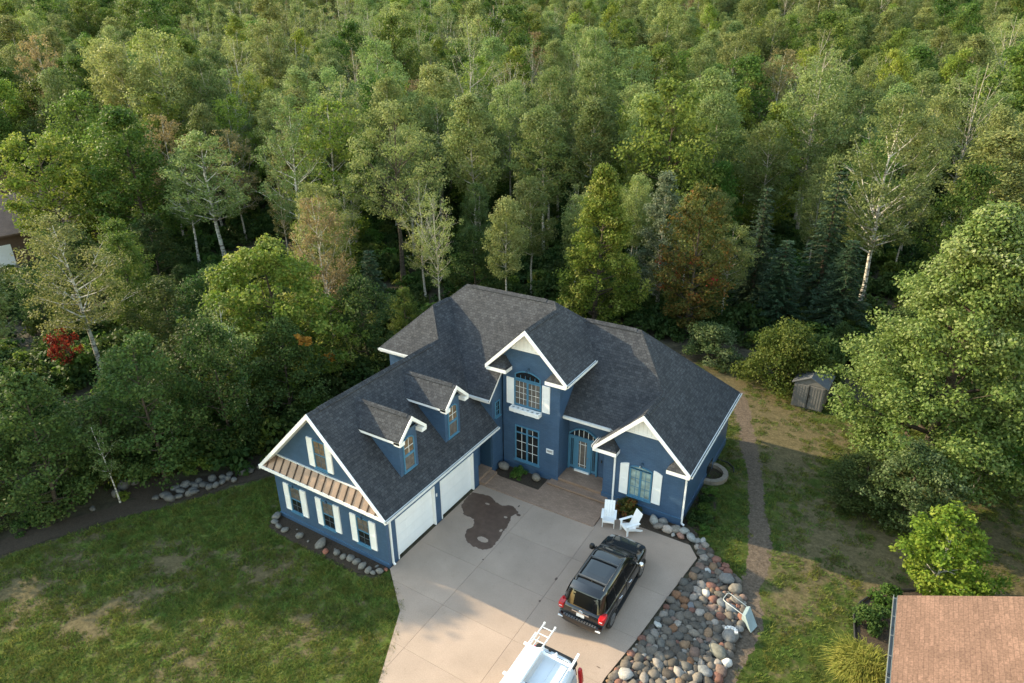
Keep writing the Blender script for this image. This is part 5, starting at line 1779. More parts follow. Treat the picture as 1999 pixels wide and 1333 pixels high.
def make_spruce(name, H, R, seed, n=26, leaf=.26, lm='spruce'):
    r = np.random.RandomState(seed)
    rr = random.Random(seed)
    mb = MB()
    mb.tube([(0, 0, 0), (0, 0, H * .5), (0, 0, H * .97)], [.17, .10, .02], 6, cap=False)
    C, A = [], []
    for i in range(n):
        t = i / n
        z = H * (.06 + .93 * t)
        L0 = R * (1 - t) ** .85 + .12
        m = int(5 + 8 * (1 - t))
        for k in range(m):
            a = k * 2 * math.pi / m + rr.uniform(-.3, .3) + i
            L = L0 * rr.uniform(.75, 1.1)
            tip = Vector((math.cos(a) * L, math.sin(a) * L, z - L * .28 * (1 - t * .6)))
            mb.tube([(0, 0, z), tip], [.03, .008], 3, cap=False)
            for j in range(int(4 + L * 6)):
                f = rr.uniform(.15, 1)
                C.append((tip.x * f, tip.y * f, z + (tip.z - z) * f + .03))
                A.append((a, L))
    C = np.array(C)
    m = 5
    idx = np.repeat(np.arange(len(C)), m)
    nq = len(idx)
    a = np.array([q[0] for q in A])[idx] + r.normal(size=nq) * .7
    p = C[idx] + r.normal(size=(nq, 3)) * np.array((.09, .09, .05))
    d = np.stack([np.cos(a), np.sin(a), -.25 + r.normal(size=nq) * .25], 1)
    d /= np.linalg.norm(d, axis=1)[:, None]
    s = leaf * r.uniform(.6, 1.25, (nq, 1))
    side_ = np.cross(d, np.array((0, 0, 1.0)) + r.normal(size=(nq, 3)) * .5)
    side_ /= np.linalg.norm(side_, axis=1)[:, None]
    V = np.stack([p - d * s * .4, p + side_ * s * .16, p + d * s * .6, p - side_ * s * .16], 1).reshape(-1, 3)
    tint = np.clip(r.random_sample(nq) * .6 + .4 * r.random_sample(len(C))[idx], 0, 1)
    return name, mb.mesh("trunk", BK['brown'], True), quads_mesh("crown", V, LM[lm], tint)

def make_shrub(name, R, H, leaf, n, lm, seed, nc=26, tint_fn=None):
    r = np.random.RandomState(seed)
    rr = random.Random(seed)
    mb = MB()
    C = []
    for k in range(nc):
        a, u = rr.uniform(0, 6.283), rr.random()
        z = H * (.12 + .80 * u)
        L = R * math.sqrt(rr.uniform(.1, 1)) * math.sqrt(max(.05, 1 - (u * .95) ** 2))
        p = Vector((math.cos(a) * L, math.sin(a) * L, z))
        C.append(tuple(p))
        if k % 2 == 0:
            mb.tube([(p.x * .1, p.y * .1, 0), (p.x * .6, p.y * .6, z * .6), p], [.03 * R, .018 * R, .006], 4, cap=False)
    C = np.array(C)
    RC = R * .34 * r.uniform(.6, 1.25, len(C))
    ct = tint_fn(C, r) if tint_fn else None
    V, T = leaves(r, C, RC, n / len(C), leaf, clump_t=ct)
    V[:, 2] = np.maximum(V[:, 2], .01)
    return name, mb.mesh("stem", BK['brown'], True), quads_mesh("foliage", V, LM[lm], T)

PR = {}
def P_(key, *a, **k):
    PR[key] = make_tree(*a, **k)
for i in range(5):
    P_(f'aspen{i}', "aspen_tree", 16, 2.75 + .25 * (i % 3), .40 + .05 * (i % 2), ('dome', 'egg', 'oval', 'vase', 'dome')[i], 24, .21, 12500, 'aspen', 'grey', .17, 100 + i, el=44, rc=.86, extra=46, lean=.02, bare=.10)
for i in range(2):
    P_(f'sparse{i}', "aspen_tree", 16.5, 3.3, .32, 'vase', 30, .18, 4600, 'aspen', 'pale', .16, 120 + i, el=54, rc=.62, extra=10, lean=.03, bare=.35, twigs=5, fine=1)
for i in range(2):
    P_(f'bare{i}', "bare_tree", 15, 2.9, .30, 'vase', 30, .16, 800, 'tan', 'pale', .13, 130 + i, el=55, rc=.6, extra=4, lean=.03, bare=.7, twigs=6, fine=2)
for i in range(4):
    P_(f'green{i}', "broadleaf_tree", 14, 3.6 + .25 * (i % 3), .16, ('dome', 'egg', 'dome', 'oval')[i], 26, .25, 12500, 'green', 'brown', .19, 140 + i, el=34, rc=.95, extra=56, lean=.02)
for i in range(3):
    P_(f'dark{i}', "broadleaf_tree", 10, 3.1, .08, ('dome', 'egg', 'oval')[i], 24, .20, 11500, 'dark', 'brown', .15, 150 + i, el=32, rc=.78, extra=60, lean=.02)
for i in range(2):
    P_(f'yellow{i}', "broadleaf_tree", 14, 3.3, .18, ('egg', 'oval')[i], 26, .22, 11000, 'yellow', 'grey', .16, 160 + i, el=44, rc=.82, extra=45)
P_('tan0', "aspen_tree", 14, 3.0, .28, 'oval', 26, .19, 6500, 'tan', 'pale', .13, 170, el=48, rc=.65, extra=26, bare=.25, fine=1)
P_('birch0', "birch_tree", 14, 3.3, .36, 'dome', 26, .15, 10500, 'aspen', 'white', .18, 180, el=40, rc=.62, extra=60, lean=.06, bare=.1, twigs=4)
P_('birch1', "birch_tree", 13, 2.9, .40, 'egg', 24, .15, 9500, 'aspen', 'white', .18, 181, el=44, rc=.55, extra=50, lean=.05, bare=.1, twigs=4)
PR['spruce0'] = make_spruce("spruce_tree", 11.5, 2.1, 190)
PR['spruce1'] = make_spruce("spruce_tree", 10.5, 1.7, 191, 24)
PR['shrub0'] = make_shrub("shrub", 1.0, 1.2, .15, 2200, 'green', 200)
PR['shrub1'] = make_shrub("shrub", 1.0, 1.0, .14, 2200, 'dark', 201)
PR['shrub2'] = make_shrub("shrub", 1.0, 1.3, .13, 1800, 'aspen', 202)
PR['shrub3'] = make_shrub("shrub", 1.0, 1.1, .14, 1800, 'yellow', 203)

def plant(key, x, y, H, R=None, label=None, cat="tree", group=None, rz=None, name=None, proto=None, zoff=0.0):
    nm, tm, cm = proto or PR[key]
    bb = tm.vertices
    base = PH[key] if proto is None else proto_h(proto)
    sz = H / base[0]
    sx = sz if R is None else R / base[1]
    z = gz(x, y) - .07 + zoff
    t = thing(name or nm, label, cat, (x, y, z), RS.uniform(0, 6.283) if rz is None else rz, group)
    shrub = tm.name.startswith("stem")
    k = min(sx, sz * 1.3)
    a = inst("stem" if shrub else "trunk", tm, t)
    a.scale = (sx, sx, sz)
    if cm:
        c = inst("foliage" if shrub else "crown", cm, t)
        c.scale = (sx, sx, sz)
    return t
def proto_h(p):
    me = p[2] if p[2] else p[1]
    co = np.empty(len(me.vertices) * 3, dtype=np.float32)
    me.vertices.foreach_get("co", co)
    co = co.reshape(-1, 3)
    return float(np.percentile(co[:, 2], 99.7)), float(np.percentile(np.hypot(co[:, 0] - np.median(co[:, 0]), co[:, 1] - np.median(co[:, 1])), 96))
PH = {k: proto_h(v) for k, v in PR.items()}
FIX = []          # (x, y, clearance) of the trees placed by hand
def hand(key, x, y, H, R, label, cat="tree", **k):
    FIX.append((x, y, max(1.6, (R if R else proto_h(k['proto'])[1]) * .72)))
    return plant(key, x, y, H, R, label, cat, **k)

# trees one can single out -------------------------------------------------------------------------
def sunlit_top(C, r):
    return np.clip(.25 + .55 * (C[:, 2] / C[:, 2].max()) ** 2 * r.uniform(.6, 1.3, len(C)), 0, 1)
big = make_tree("maple_tree", 13.6, 5.5, .09, 'cone', 64, .155, 112000, 'bigleaf', 'brown', .32, 300, el=30, rc=.74, extra=330, twigs=4, flat=.6, tint_fn=lambda C, r: np.clip(.15 + .75 * r.random_sample(len(C)) * (C[:, 2] / 13.6) ** .6, 0, 1))  # leaf tint pales with height, painting the sunlit top into the crown
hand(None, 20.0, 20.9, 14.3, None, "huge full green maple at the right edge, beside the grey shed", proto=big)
mid = make_tree("maple_tree", 13.2, 3.9, .05, 'cone', 46, .18, 34000, 'maple', 'brown', .22, 301, el=30, rc=.62, extra=120, twigs=4)
hand(None, -3.8, 29.8, 13.3, None, "tall yellow green maple directly behind the blue house's roof", proto=mid)
aut = make_tree("maple_tree", 11.9, 2.7, .10, 'oval', 36, .20, 14000, 'autumn', 'brown', .17, 302, el=38, rc=.55, extra=80, twigs=4,
                tint_fn=lambda C, r: np.clip(np.where(C[:, 2] > 7, .22, .40) + r.normal(size=len(C)) * .15 + np.where((C[:, 2] < 6.5) & (C[:, 2] > 3.5) & (r.random_sample(len(C)) > .8), .55, 0), 0, 1))
hand(None, 3.2, 32.1, 12.0, None, "maple turning orange and red low down, by the back lawn", proto=aut)
slv = make_tree("willow_tree", 11.9, 2.3, .15, 'egg', 30, .17, 12000, 'silver', 'grey', .18, 303, el=45, rc=.55, extra=70)
hand(None, -.8, 36.6, 12.0, None, "silvery grey green tree between the two maples behind the house", proto=slv)
hand('spruce0', 11.4, 42.0, 12.2, 2.3, "tall dark spruce with pointed top left of the tall pale aspen")
hand('spruce1', 6.4, 40.1, 10.8, 1.9, "narrow dark spruce right of the orange tinted maple")
hand('spruce1', 9.0, 37.0, 7.5, 2.2, "low dark spruce behind the bushes at the back lawn")
hand('spruce0', 13.5, 37.5, 8.0, 2.4, "broad dark spruce behind the grey shed's bushes")
tall = make_tree("aspen_tree", 17.9, 4.4, .34, 'dome', 38, .19, 19000, 'aspen', 'white', .22, 304, el=48, rc=.66, extra=110, lean=.03, twigs=4)
hand(None, 14.6, 45.5, 17.9, None, "tall spreading pale aspen with a bare white trunk on the right", proto=tall)
hand('aspen1', 22.8, 56.8, 14.6, 4.2, "wide yellowish aspen right of the tall white trunked one")
hand('birch0', -29.8, 3.6, 12.0, 3.1, "white birch with a forked trunk in the left wood above the dark bushes", rz=2.0)
hand('birch1', -44.6, 24.8, 14.3, 4.0, "leaning white birch beside the small forest clearing", rz=.6)
hand('birch1', -47.5, 23.5, 12.5, 2.2, "thin white birch left of the leaning one by the clearing", rz=3.6)
hand('birch0', -35.2, 27.2, 17.6, 3.3, "tall straight white birch right of the forest clearing", rz=4.4)
drk = make_tree("poplar_tree", 17.2, 4.7, .42, 'dome', 34, .18, 13500, 'aspen', 'brown', .27, 305, el=44, rc=.66, extra=70, bare=.1, lean=.02, twigs=4)
hand(None, -24.3, 29.9, 17.2, None, "large poplar with a thick dark trunk left of the roof", proto=drk)
fg = make_tree("ash_tree", 10.4, 4.9, .06, 'dome', 44, .20, 36000, 'maple', 'brown', .2, 306, el=34, rc=.66, extra=120, twigs=4)
hand(None, -17.0, 9.0, 10.4, None, "broad fresh green ash left of the garage roof", proto=fg)
bl = make_tree("maple_tree", 13.9, 5.6, .18, 'vase', 40, .28, 15000, 'maple', 'brown', .22, 307, el=26, rc=.85, extra=60)
hand(None, -59.5, 16.4, 14.0, None, "bright green maple in front of the brown roofs at the left edge", proto=bl)
hand('spruce1', -18.7, 19.7, 7.0, 1.8, "dark conical evergreen on the bank left of the roof")
hand('yellow0', -28.0, 23.5, 9.5, 3.0, "bright lime green sapling left of the thick dark trunk")
hand('yellow1', -11.6, 57.2, 16.2, 3.5, "bright yellow green poplar behind the tall maple")
hand('yellow0', 2.3, 62.6, 15.8, 4.0, "yellow green poplar with a rounded top above the orange maple")
hand('sparse0', -36.0, 59.0, 21.0, 4.2, "thin leaved aspen with many pale bare branches in the forest centre")
hand('sparse1', -35.5, 66.0, 17.5, 3.7, "half bare aspen with a crooked white trunk in the forest centre")
hand('sparse0', -27.0, 58.0, 16.5, 2.6, "slim half bare aspen right of the crooked white trunk")
hand('bare0', -48.0, 50.0, 15.0, 3.4, "grey leafless tree left of the poplar with the dark trunk")
hand('bare1', -22.0, 92.0, 16.0, 2.6, "leafless grey tree far back in the middle of the forest")
hand('spruce0', -78.0, 128.0, 15.0, 3.2, "single dark conifer near the top edge of the forest")
hand('tan0', -52.0, 33.0, 13.0, 3.2, "rust tinged thin tree behind the small clearing")
hand('sparse1', -63.0, 28.0, 13.5, 3.0, "brownish half bare tree behind the bright green maple")
sap = make_tree("young_maple", 4.6, 1.75, .16, 'dome', 24, .15, 10500, 'lime', 'grey', .07, 308, el=38, rc=.36, extra=50)
hand(None, 20.55, 10.4, 4.5, None, "small lime green tree beside the tan roofed building", proto=sap)
s2 = make_tree("young_maple", 4.4, 1.9, .30, 'dome', 22, .17, 4800, 'green', 'grey', .08, 309, el=34, rc=.36, extra=40, lean=.08)
hand(None, 22.3, 19.7, 4.6, None, "small green tree with a leaning trunk under the huge maple", proto=s2)
ap = make_tree("apple_tree", 4.4, 2.2, .10, 'dome', 26, .13, 13500, 'apple', 'brown', .10, 310, el=30, rc=.45, extra=60)
hand(None, 19.3, 15.2, 4.3, None, "grey green apple tree on the right lawn above the lime tree", proto=ap)
hand('dark0', 17.4, 15.3, 3.0, 1.8, "low dark bush in the shade left of the apple tree")
lil = make_shrub("lilac_bush", 2.7, 4.4, .17, 13000, 'green', 311, 64)
hand(None, 11.6, 26.8, 4.7, 2.9, "large rounded green bush left of the grey shed", "bush", proto=lil)
lil2 = make_shrub("lilac_bush", 2.0, 2.8, .16, 7000, 'apple', 312, 44)
hand(None, 6.3, 28.6, 3.0, 2.1, "greyish bush on the back lawn under the orange maple", "bush", proto=lil2)
hand('shrub1', 13.6, 28.6, 3.2, 1.8, "dark bush behind the grey shed", "bush")
hand('green2', 26.5, 27.5, 9.0, 4.0, "green tree behind the huge maple at the right edge")
hand('green0', 27.5, 15.0, 8.0, 3.2, "broad green tree at the right edge below the huge maple")
sm = make_shrub("sumac_bush", 1.1, 1.7, .14, 1300, 'red', 313, 22)
hand(None, -31.2, 2.4, 2.6, 1.05, "small bright red bush left of the forked birch", "bush", proto=sm, zoff=1.6)
mixs = make_shrub("barberry_bush", .62, .85, .10, 2200, 'autumn', 314, 24)
hand(None, 7.55, 8.78, .95, .62, "red and green bush between the white chairs and the window", "bush", proto=mixs)
hand('shrub0', 1.42, 8.86, .62, .48, "small round green bush between two boulders in the entry bed", "bush")
hand('shrub1', 18.55, 7.5, 1.1, .75, "dark green shrub in the mulch bed by the grey gutter", "bush")
hand('shrub0', 19.0, 8.9, 1.0, .7, "mid green shrub at the corner of the tan roof", "bush")
def reed(seed, R, H, n):
    r = np.random.RandomState(seed)
    V, T = [], []
    a = r.uniform(0, 6.283, n)
    L = r.uniform(.5, 1.0, n)
    for q in range(n):
        d = np.array((math.cos(a[q]), math.sin(a[q]), 0))
        rt = np.array((r.normal() * R * .22, r.normal() * R * .22, 0))
        ph = r.uniform(.75, 1.25)
        pts = [rt + d * R * (L[q] ** 1.6) * f + np.array((0, 0, H * ph * (1.7 * f - f * f * (.7 + .6 * L[q])) * (1.2 - .4 * L[q]))) for f in (0, .4, .75, 1)]
        w = .018 + .012 * r.random_sample()
        s_ = np.array((-d[1], d[0], 0)) * w
        tt = r.random_sample()
        for i in range(3):
            k0, k1 = 1 - i * .28, 1 - (i + 1) * .30
            V += [pts[i] - s_ * k0, pts[i] + s_ * k0, pts[i + 1] + s_ * k1, pts[i + 1] - s_ * k1]
            T.append(min(1, tt * .6 + .2 * i))
    mb = MB().lathe((0, 0, 0), (0, 0, 1), [(0, R * .2), (.10, R * .12)], 8)
    return "ornamental_grass", mb.mesh("stem", BK['brown']), quads_mesh("foliage", np.array(V), LM['reed'], np.array(T))
og = reed(315, 1.15, 1.15, 2600)
t = thing("ornamental_grass", "clump of long yellow green grass beside the tan roof's gutter", "plant", (18.45, 4.75, -.05))
inst("stem", og[1], t)
inst("foliage", og[2], t)

# low plants along the walls and the wood edge ------------------------------------------------------
for k, (x, y, R_, H, key) in enumerate(((10.7, 10.0, .5, .5, 'shrub1'), (10.9, 10.8, .55, .6, 'shrub0'), (10.8, 11.7, .5, .55, 'shrub1'), (10.75, 12.6, .45, .45, 'shrub0'), (11.3, 10.3, .45, .4, 'shrub1'), (11.3, 9.6, .35, .35, 'shrub0'))):
    plant(key, x, y, H, R_, "low green shrub growing along the blue house's right wall", "bush", "shrubs along the right wall of the blue house")
for k, (x, y, R_, H, key) in enumerate(((-17.6, -4.3, .9, 1.0, 'shrub3'), (-16.9, -2.4, .8, 1.0, 'shrub3'), (-17.5, -5.8, .8, .9, 'shrub2'), (-18.6, -7.4, .9, 1.0, 'shrub2'), (-15.6, -.6, .9, 1.3, 'shrub0'), (-14.2, .4, .9, 1.5, 'shrub0'), (-13.2, 2.0, 1.0, 1.7, 'shrub1'), (-12.6, 3.9, 1.1, 1.8, 'shrub0'), (-19.5, -9.0, 1.0, 1.2, 'shrub2'), (-17.0, -4.9, .7, .8, 'shrub1'), (-17.3, -3.2, .8, 1.1, 'shrub1'), (-18.3, -5.2, .9, 1.2, 'shrub1'), (-16.9, -7.1, .7, .7, 'shrub1'), (-17.8, -8.6, .8, .8, 'shrub0'), (-16.2, -1.5, .8, 1.1, 'shrub1'), (-14.9, -.2, .7, 1.0, 'shrub1'), (-15.2, -3.3, .35, .4, 'shrub3'), (-13.9, 1.2, .8, 1.3, 'shrub1'), (-12.9, 2.9, .8, 1.4, 'shrub1'), (-17.9, -10.2, .9, .9, 'shrub1'))):
    plant(key, x, y, H, R_, "weedy low bush at the dark wood edge along the left lawn", "bush", "bushes along the left wood edge")
for k, (x, y, R_, H, key) in enumerate(((-13.0, 9.0, 1.5, 2.2, 'shrub1'), (-13.8, 12.5, 1.4, 1.8, 'shrub0'), (-15.2, 14.6, 1.4, 1.6, 'shrub2'), (-14.6, 17.2, 1.2, 1.4, 'shrub1'), (-16.8, 16.3, 1.4, 1.6, 'shrub0'), (-12.0, 6.6, 1.3, 2.2, 'shrub0'), (-13.2, 15.8, 1.1, 1.2, 'shrub2'), (-17.5, 12.5, 1.7, 2.5, 'shrub1'))):
    plant(key, x, y, H, R_, "leafy bush on the rocky bank between garage roof and wood", "bush", "bushes on the bank behind the garage")
for k, (x, y, H, R_, key) in enumerate(((-16.9, -5.6, 7.9, 2.4, 'dark1'), (-15.0, -1.1, 8.3, 2.5, 'dark0'), (-13.6, 2.2, 8.3, 2.3, 'dark2'), (-13.2, 6.0, 7.2, 2.4, 'dark1'), (-19.9, -8.0, 6.4, 2.6, 'dark2'), (-18.3, -2.2, 4.6, 2.4, 'dark1'), (-17.2, 3.4, 7.0, 2.6, 'dark0'))):
    FIX.append((x, y, R_ * .7))
    plant(key, x, y, H, R_, "dark green leafy tree in the shaded row along the left lawn", "tree", "dark trees along the left lawn") if k != 3 else None
sp_tree = plant('dark1', -13.2, 6.0, 7.2, 2.4, "dark green tree with a few yellow orange leaf sprays beside the garage roof", rz=0.0)
for (x, y, zz) in ((-11.4, 6.35, 6.2), (-12.3, 8.7, 3.9), (-11.9, 7.0, 5.9)):
    r_ = np.random.RandomState(int(zz * 10))
    C = np.array([(r_.uniform(-.35, .35), r_.uniform(-.3, .3), r_.uniform(-.2, .2)) for _ in range(6)])
    V, T = leaves(r_, C, np.full(6, .22), 34, .17)
    inst("leaf_spray", quads_mesh("leaf_spray", V, LM['orange'], T), sp_tree, (x + 13.2, y - 6.0, zz))

wsap = make_tree("birch_sapling", 6.5, 1.0, .35, 'oval', 14, .13, 1800, 'aspen', 'white', .06, 331, el=50, rc=.35, extra=10, lean=.09, twigs=2)
for k, (x, y, H, l) in enumerate(((-15.9, .2, 6.6, "thin leaning white birch sapling in the dark row left of the garage"), (-16.6, 4.6, 8.2, "thin white birch sapling behind the dark row left of the garage"), (-15.0, -3.6, 4.6, "small thin birch sapling at the far left lawn edge"), (-14.4, 4.2, 7.6, "slim birch sapling nearest the garage in the dark row"))):
    hand(None, x, y, H, None, l, proto=wsap, rz=k * 1.7)

# the wood: trees filling the land behind ---------------------------------------------------------
CLEAR = [(-17.0, -40), (-17.2, -9.5), (-15.8, -5.5), (-14.5, -1.5), (-12.5, 3.0), (-11.6, 9.5), (-12.5, 16.5), (-16.0, 22.5), (-14.5, 26.5), (-8, 29), (-1, 31), (4, 31), (8, 31.5), (15, 31), (21, 31), (30, 33), (60, 36), (60, -40)]
def px(x, y, z):
    d = Vector((x, y, z)) - CAM
    w = d.dot(fwd)
    return 999.5 + FPX * d.dot(rgt) / w, 666.5 - FPX * d.dot(upv) / w
def cap_v(u, s):
    """how high up the view nearer trees may reach, so the roofs, clearing and birches behind stay in sight"""
    if s < 50 and u < 270:
        return 765 if 80 < u < 240 else 650
    if s < 42:
        return 610 if u < 400 else 520
    if s < 62 and 1060 < u < 1440 and s < 50:
        return 640
    if s < 60 and 1440 <= u < 1790:
        return 590
    if s < 61 and 690 < u < 830:
        return 540
    if s < 67 and 520 <= u < 640:
        return 520
    if s < 66:
        if u < 95:
            return 495
        if u < 330:
            return 405
        if u < 520:
            return 500
        return 330 if u < 1500 else 300
    if s < 76 and 310 < u < 510:
        return 500
    if s < 76 and u < 130:
        return 420
    return -999
rt = random.Random(4242)
TREES = []
cell = {}
def far_ok(x, y, d):
    ci, cj = int(x // 6), int(y // 6)
    for i in (-1, 0, 1):
        for j in (-1, 0, 1):
            for (a, b, dd) in cell.get((ci + i, cj + j), ()):
                if (x - a) ** 2 + (y - b) ** 2 < ((d + dd) * .5) ** 2:
                    return False
    return True
for x, y, c in FIX:
    cell.setdefault((int(x // 6), int(y // 6)), []).append((x, y, c * 2))
for _ in range(60000):
    s_ = math.sqrt(rt.uniform(30 ** 2, 265 ** 2))
    lat = rt.uniform(-1, 1) * (s_ * .83 + 8)
    x = CAM.x + FX * s_ + FY * lat
    y = CAM.y + FY * s_ - FX * lat
    if in_poly(x, y, CLEAR) or (x - -46) ** 2 + (y - 31) ** 2 < 4.6 ** 2:
        continue
    if -93 < x < -61 and 3 < y < 27:
        continue
    v = lat / s_
    if 180 < s_ + 8 * mnoise.noise(Vector((lat * .02, 3, 0))) < 197 and v > -.06:
        continue
    if s_ < 40 and v < -.78:
        continue
    d = 3.6 + 1.4 * rt.random() if s_ < 58 else 4.3 + 1.9 * rt.random()
    if not far_ok(x, y, d):
        continue
    H = rt.gauss(16.2, 2.5) if s_ > 58 else rt.gauss(12, 2.2)
    u, _v = px(x, y, gz(x, y))
    cv = cap_v(u, s_)
    if cv > -900:
        # lower the tree until its top stays below the cap
        while H > 3 and px(x, y, gz(x, y) + H)[1] < cv + rt.uniform(0, 50):
            H -= .7
        if H < 3.2:
            continue
    cell.setdefault((int(x // 6), int(y // 6)), []).append((x, y, d))
    n1 = mnoise.noise(Vector((x * .018, y * .018, 1.5))) + .5 * mnoise.noise(Vector((x * .06, y * .06, 7.5)))
    q = rt.random()
    leftish = u < 420
    if H < 8.5:
        kind = rt.choice(('dark', 'dark', 'green'))
    elif leftish:
        kind = 'green' if q < .40 else 'dark' if q < .52 else 'aspen' if q < .82 else 'tan' if q < .87 else 'sparse' if q < .94 else 'yellow'
    elif u < 1150:
        m = q + n1 * .35
        kind = 'aspen' if m < .42 else 'sparse' if m < .62 else 'yellow' if m < .70 else 'green' if m < .86 else 'tan' if m < .92 else 'bare' if m < 1.0 else 'sparse'
    else:
        m = q + n1 * .25
        kind = 'aspen' if m < .56 else 'green' if m < .77 else 'yellow' if m < .83 else 'sparse' if m < .93 else 'tan' if m < .97 else 'dark'
    if s_ > 135 and kind in ('tan', 'bare') and rt.random() < .75:
        kind = 'aspen'
    if kind == 'dark':
        H = min(H, 12.5)
    TREES.append((s_, x, y, H, kind, v, u))
TREES.sort()
NK = {'aspen': 5, 'sparse': 2, 'bare': 2, 'green': 4, 'dark': 3, 'yellow': 2, 'tan': 1}
seen = [t for t in TREES if abs(t[5]) < .80]
near = set(id(t) for t in seen[:246])
LAB = {'aspen': ("pale green aspen with a thin grey trunk in the dense forest behind", "pale aspens of the forest"),
       'sparse': ("half bare pale branched aspen standing among the leafy forest trees", "half bare aspens of the forest"),
       'bare': ("leafless greyish tree standing among the leafy forest trees", "leafless trees of the forest"),
       'green': ("full mid green broadleaf tree in the dense forest behind the house", "green broadleaf trees of the forest"),
       'yellow': ("yellowish green leafy tree standing in the dense forest behind", "yellow green trees of the forest"),
       'tan': ("tan brown thinly leaved tree standing in the dense forest", "tan trees of the forest"),
       'dark': ("dark green dense broadleaf tree in the shaded lower wood", "dark green trees of the wood")}
far = []
for t in TREES:
    s_, x, y, H, kind, v, u = t
    if id(t) in near:
        key = f"{kind}{rt.randrange(NK[kind])}"
        l, g = LAB[kind]
        b = PH[key]
        k = H / b[0]
        plant(key, x, y, H, b[1] * k * rt.uniform(.8, 1.12) * (1.15 if H < 9 else 1), l, "tree", g)
    else:
        far.append(t)

# the rest of the forest: one mass, points carrying lighter trees
FP = {}
def F_(key, *a, **k):
    FP[key] = make_tree(*a, **k)
for i in range(3):
    F_(f'aspen{i}', "aspen_tree", 15.5, 3.0, .36, ('dome', 'egg', 'oval')[i], 18, .24, 8200, 'aspen', 'grey', .16, 400 + i, el=44, rc=.92, extra=34, twigs=2, sides=4)
for i in range(2):
    F_(f'green{i}', "broadleaf_tree", 14.5, 3.8, .18, ('dome', 'egg')[i], 18, .26, 8400, 'green', 'brown', .17, 410 + i, el=36, rc=1.0, extra=36, twigs=2, sides=4)
F_('yellow0', "broadleaf_tree", 14.5, 3.4, .22, 'egg', 18, .24, 7800, 'yellow', 'grey', .15, 420, el=44, rc=.88, extra=30, twigs=2, sides=4)
F_('tan0', "aspen_tree", 14.5, 3.1, .3, 'oval', 20, .20, 4800, 'tan', 'pale', .13, 430, el=48, rc=.75, extra=16, twigs=3, bare=.2, sides=4)
F_('sparse0', "aspen_tree", 15.5, 3.2, .3, 'vase', 26, .20, 3600, 'aspen', 'pale', .15, 440, el=54, rc=.65, extra=6, twigs=4, bare=.3, sides=4)
F_('bare0', "bare_tree", 14.5, 2.8, .3, 'vase', 26, .2, 300, 'tan', 'pale', .14, 450, el=54, rc=.5, extra=2, twigs=5, bare=.7, fine=1, sides=4)
F_('dark0', "broadleaf_tree", 12, 3.2, .12, 'dome', 18, .25, 7400, 'dark', 'brown', .15, 460, el=32, rc=.9, extra=36, twigs=2, sides=4)
pc = D.collections.new("forest_tree_kinds")
FK = sorted(FP)
FHT = {}
for i, k in enumerate(FK):
    nm, tm, cm = FP[k]
    FHT[k] = proto_h(FP[k])[0]
    # one mesh per kind: leaves and wood together
    bmx = bmesh.new()
    bmx.from_mesh(cm)
    me = D.meshes.new("forest_tree")
    nv = len(bmx.verts)
    bmx.free()
    cv = np.empty(len(cm.vertices) * 3, np.float32)
    cm.vertices.foreach_get("co", cv)
    tv = np.empty(len(tm.vertices) * 3, np.float32)
    tm.vertices.foreach_get("co", tv)
    nq = len(cm.polygons)
    li = np.empty(len(tm.loops), np.int32)
    tm.loops.foreach_get("vertex_index", li)
    ls = np.empty(len(tm.polygons), np.int32)
    tm.polygons.foreach_get("loop_start", ls)
    lt = np.empty(len(tm.polygons), np.int32)
    tm.polygons.foreach_get("loop_total", lt)
    me.vertices.add((len(cv) + len(tv)) // 3)
    me.vertices.foreach_set("co", np.concatenate([cv, tv]))
    me.loops.add(nq * 4 + len(li))
    me.loops.foreach_set("vertex_index", np.concatenate([np.arange(nq * 4, dtype=np.int32), li + len(cv) // 3]))
    me.polygons.add(nq + len(ls))
    me.polygons.foreach_set("loop_start", np.concatenate([np.arange(0, nq * 4, 4, dtype=np.int32), ls + nq * 4]))
    me.polygons.foreach_set("loop_total", np.concatenate([np.full(nq, 4, np.int32), lt]))
    me.materials.append(cm.materials[0])
    me.materials.append(tm.materials[0])
    me.polygons.foreach_set("material_index", np.concatenate([np.zeros(nq, np.int32), np.ones(len(ls), np.int32)]))
    tn = np.empty(nq, np.float32)
    cm.attributes["tint"].data.foreach_get("value", tn)
    at = me.attributes.new("tint", 'FLOAT', 'FACE')
    at.data.foreach_set("value", np.concatenate([tn, np.zeros(len(ls), np.float32)]))
    me.update()
    ob = D.objects.new(f"{i:02d}_{k}", me)
    pc.objects.link(ob)

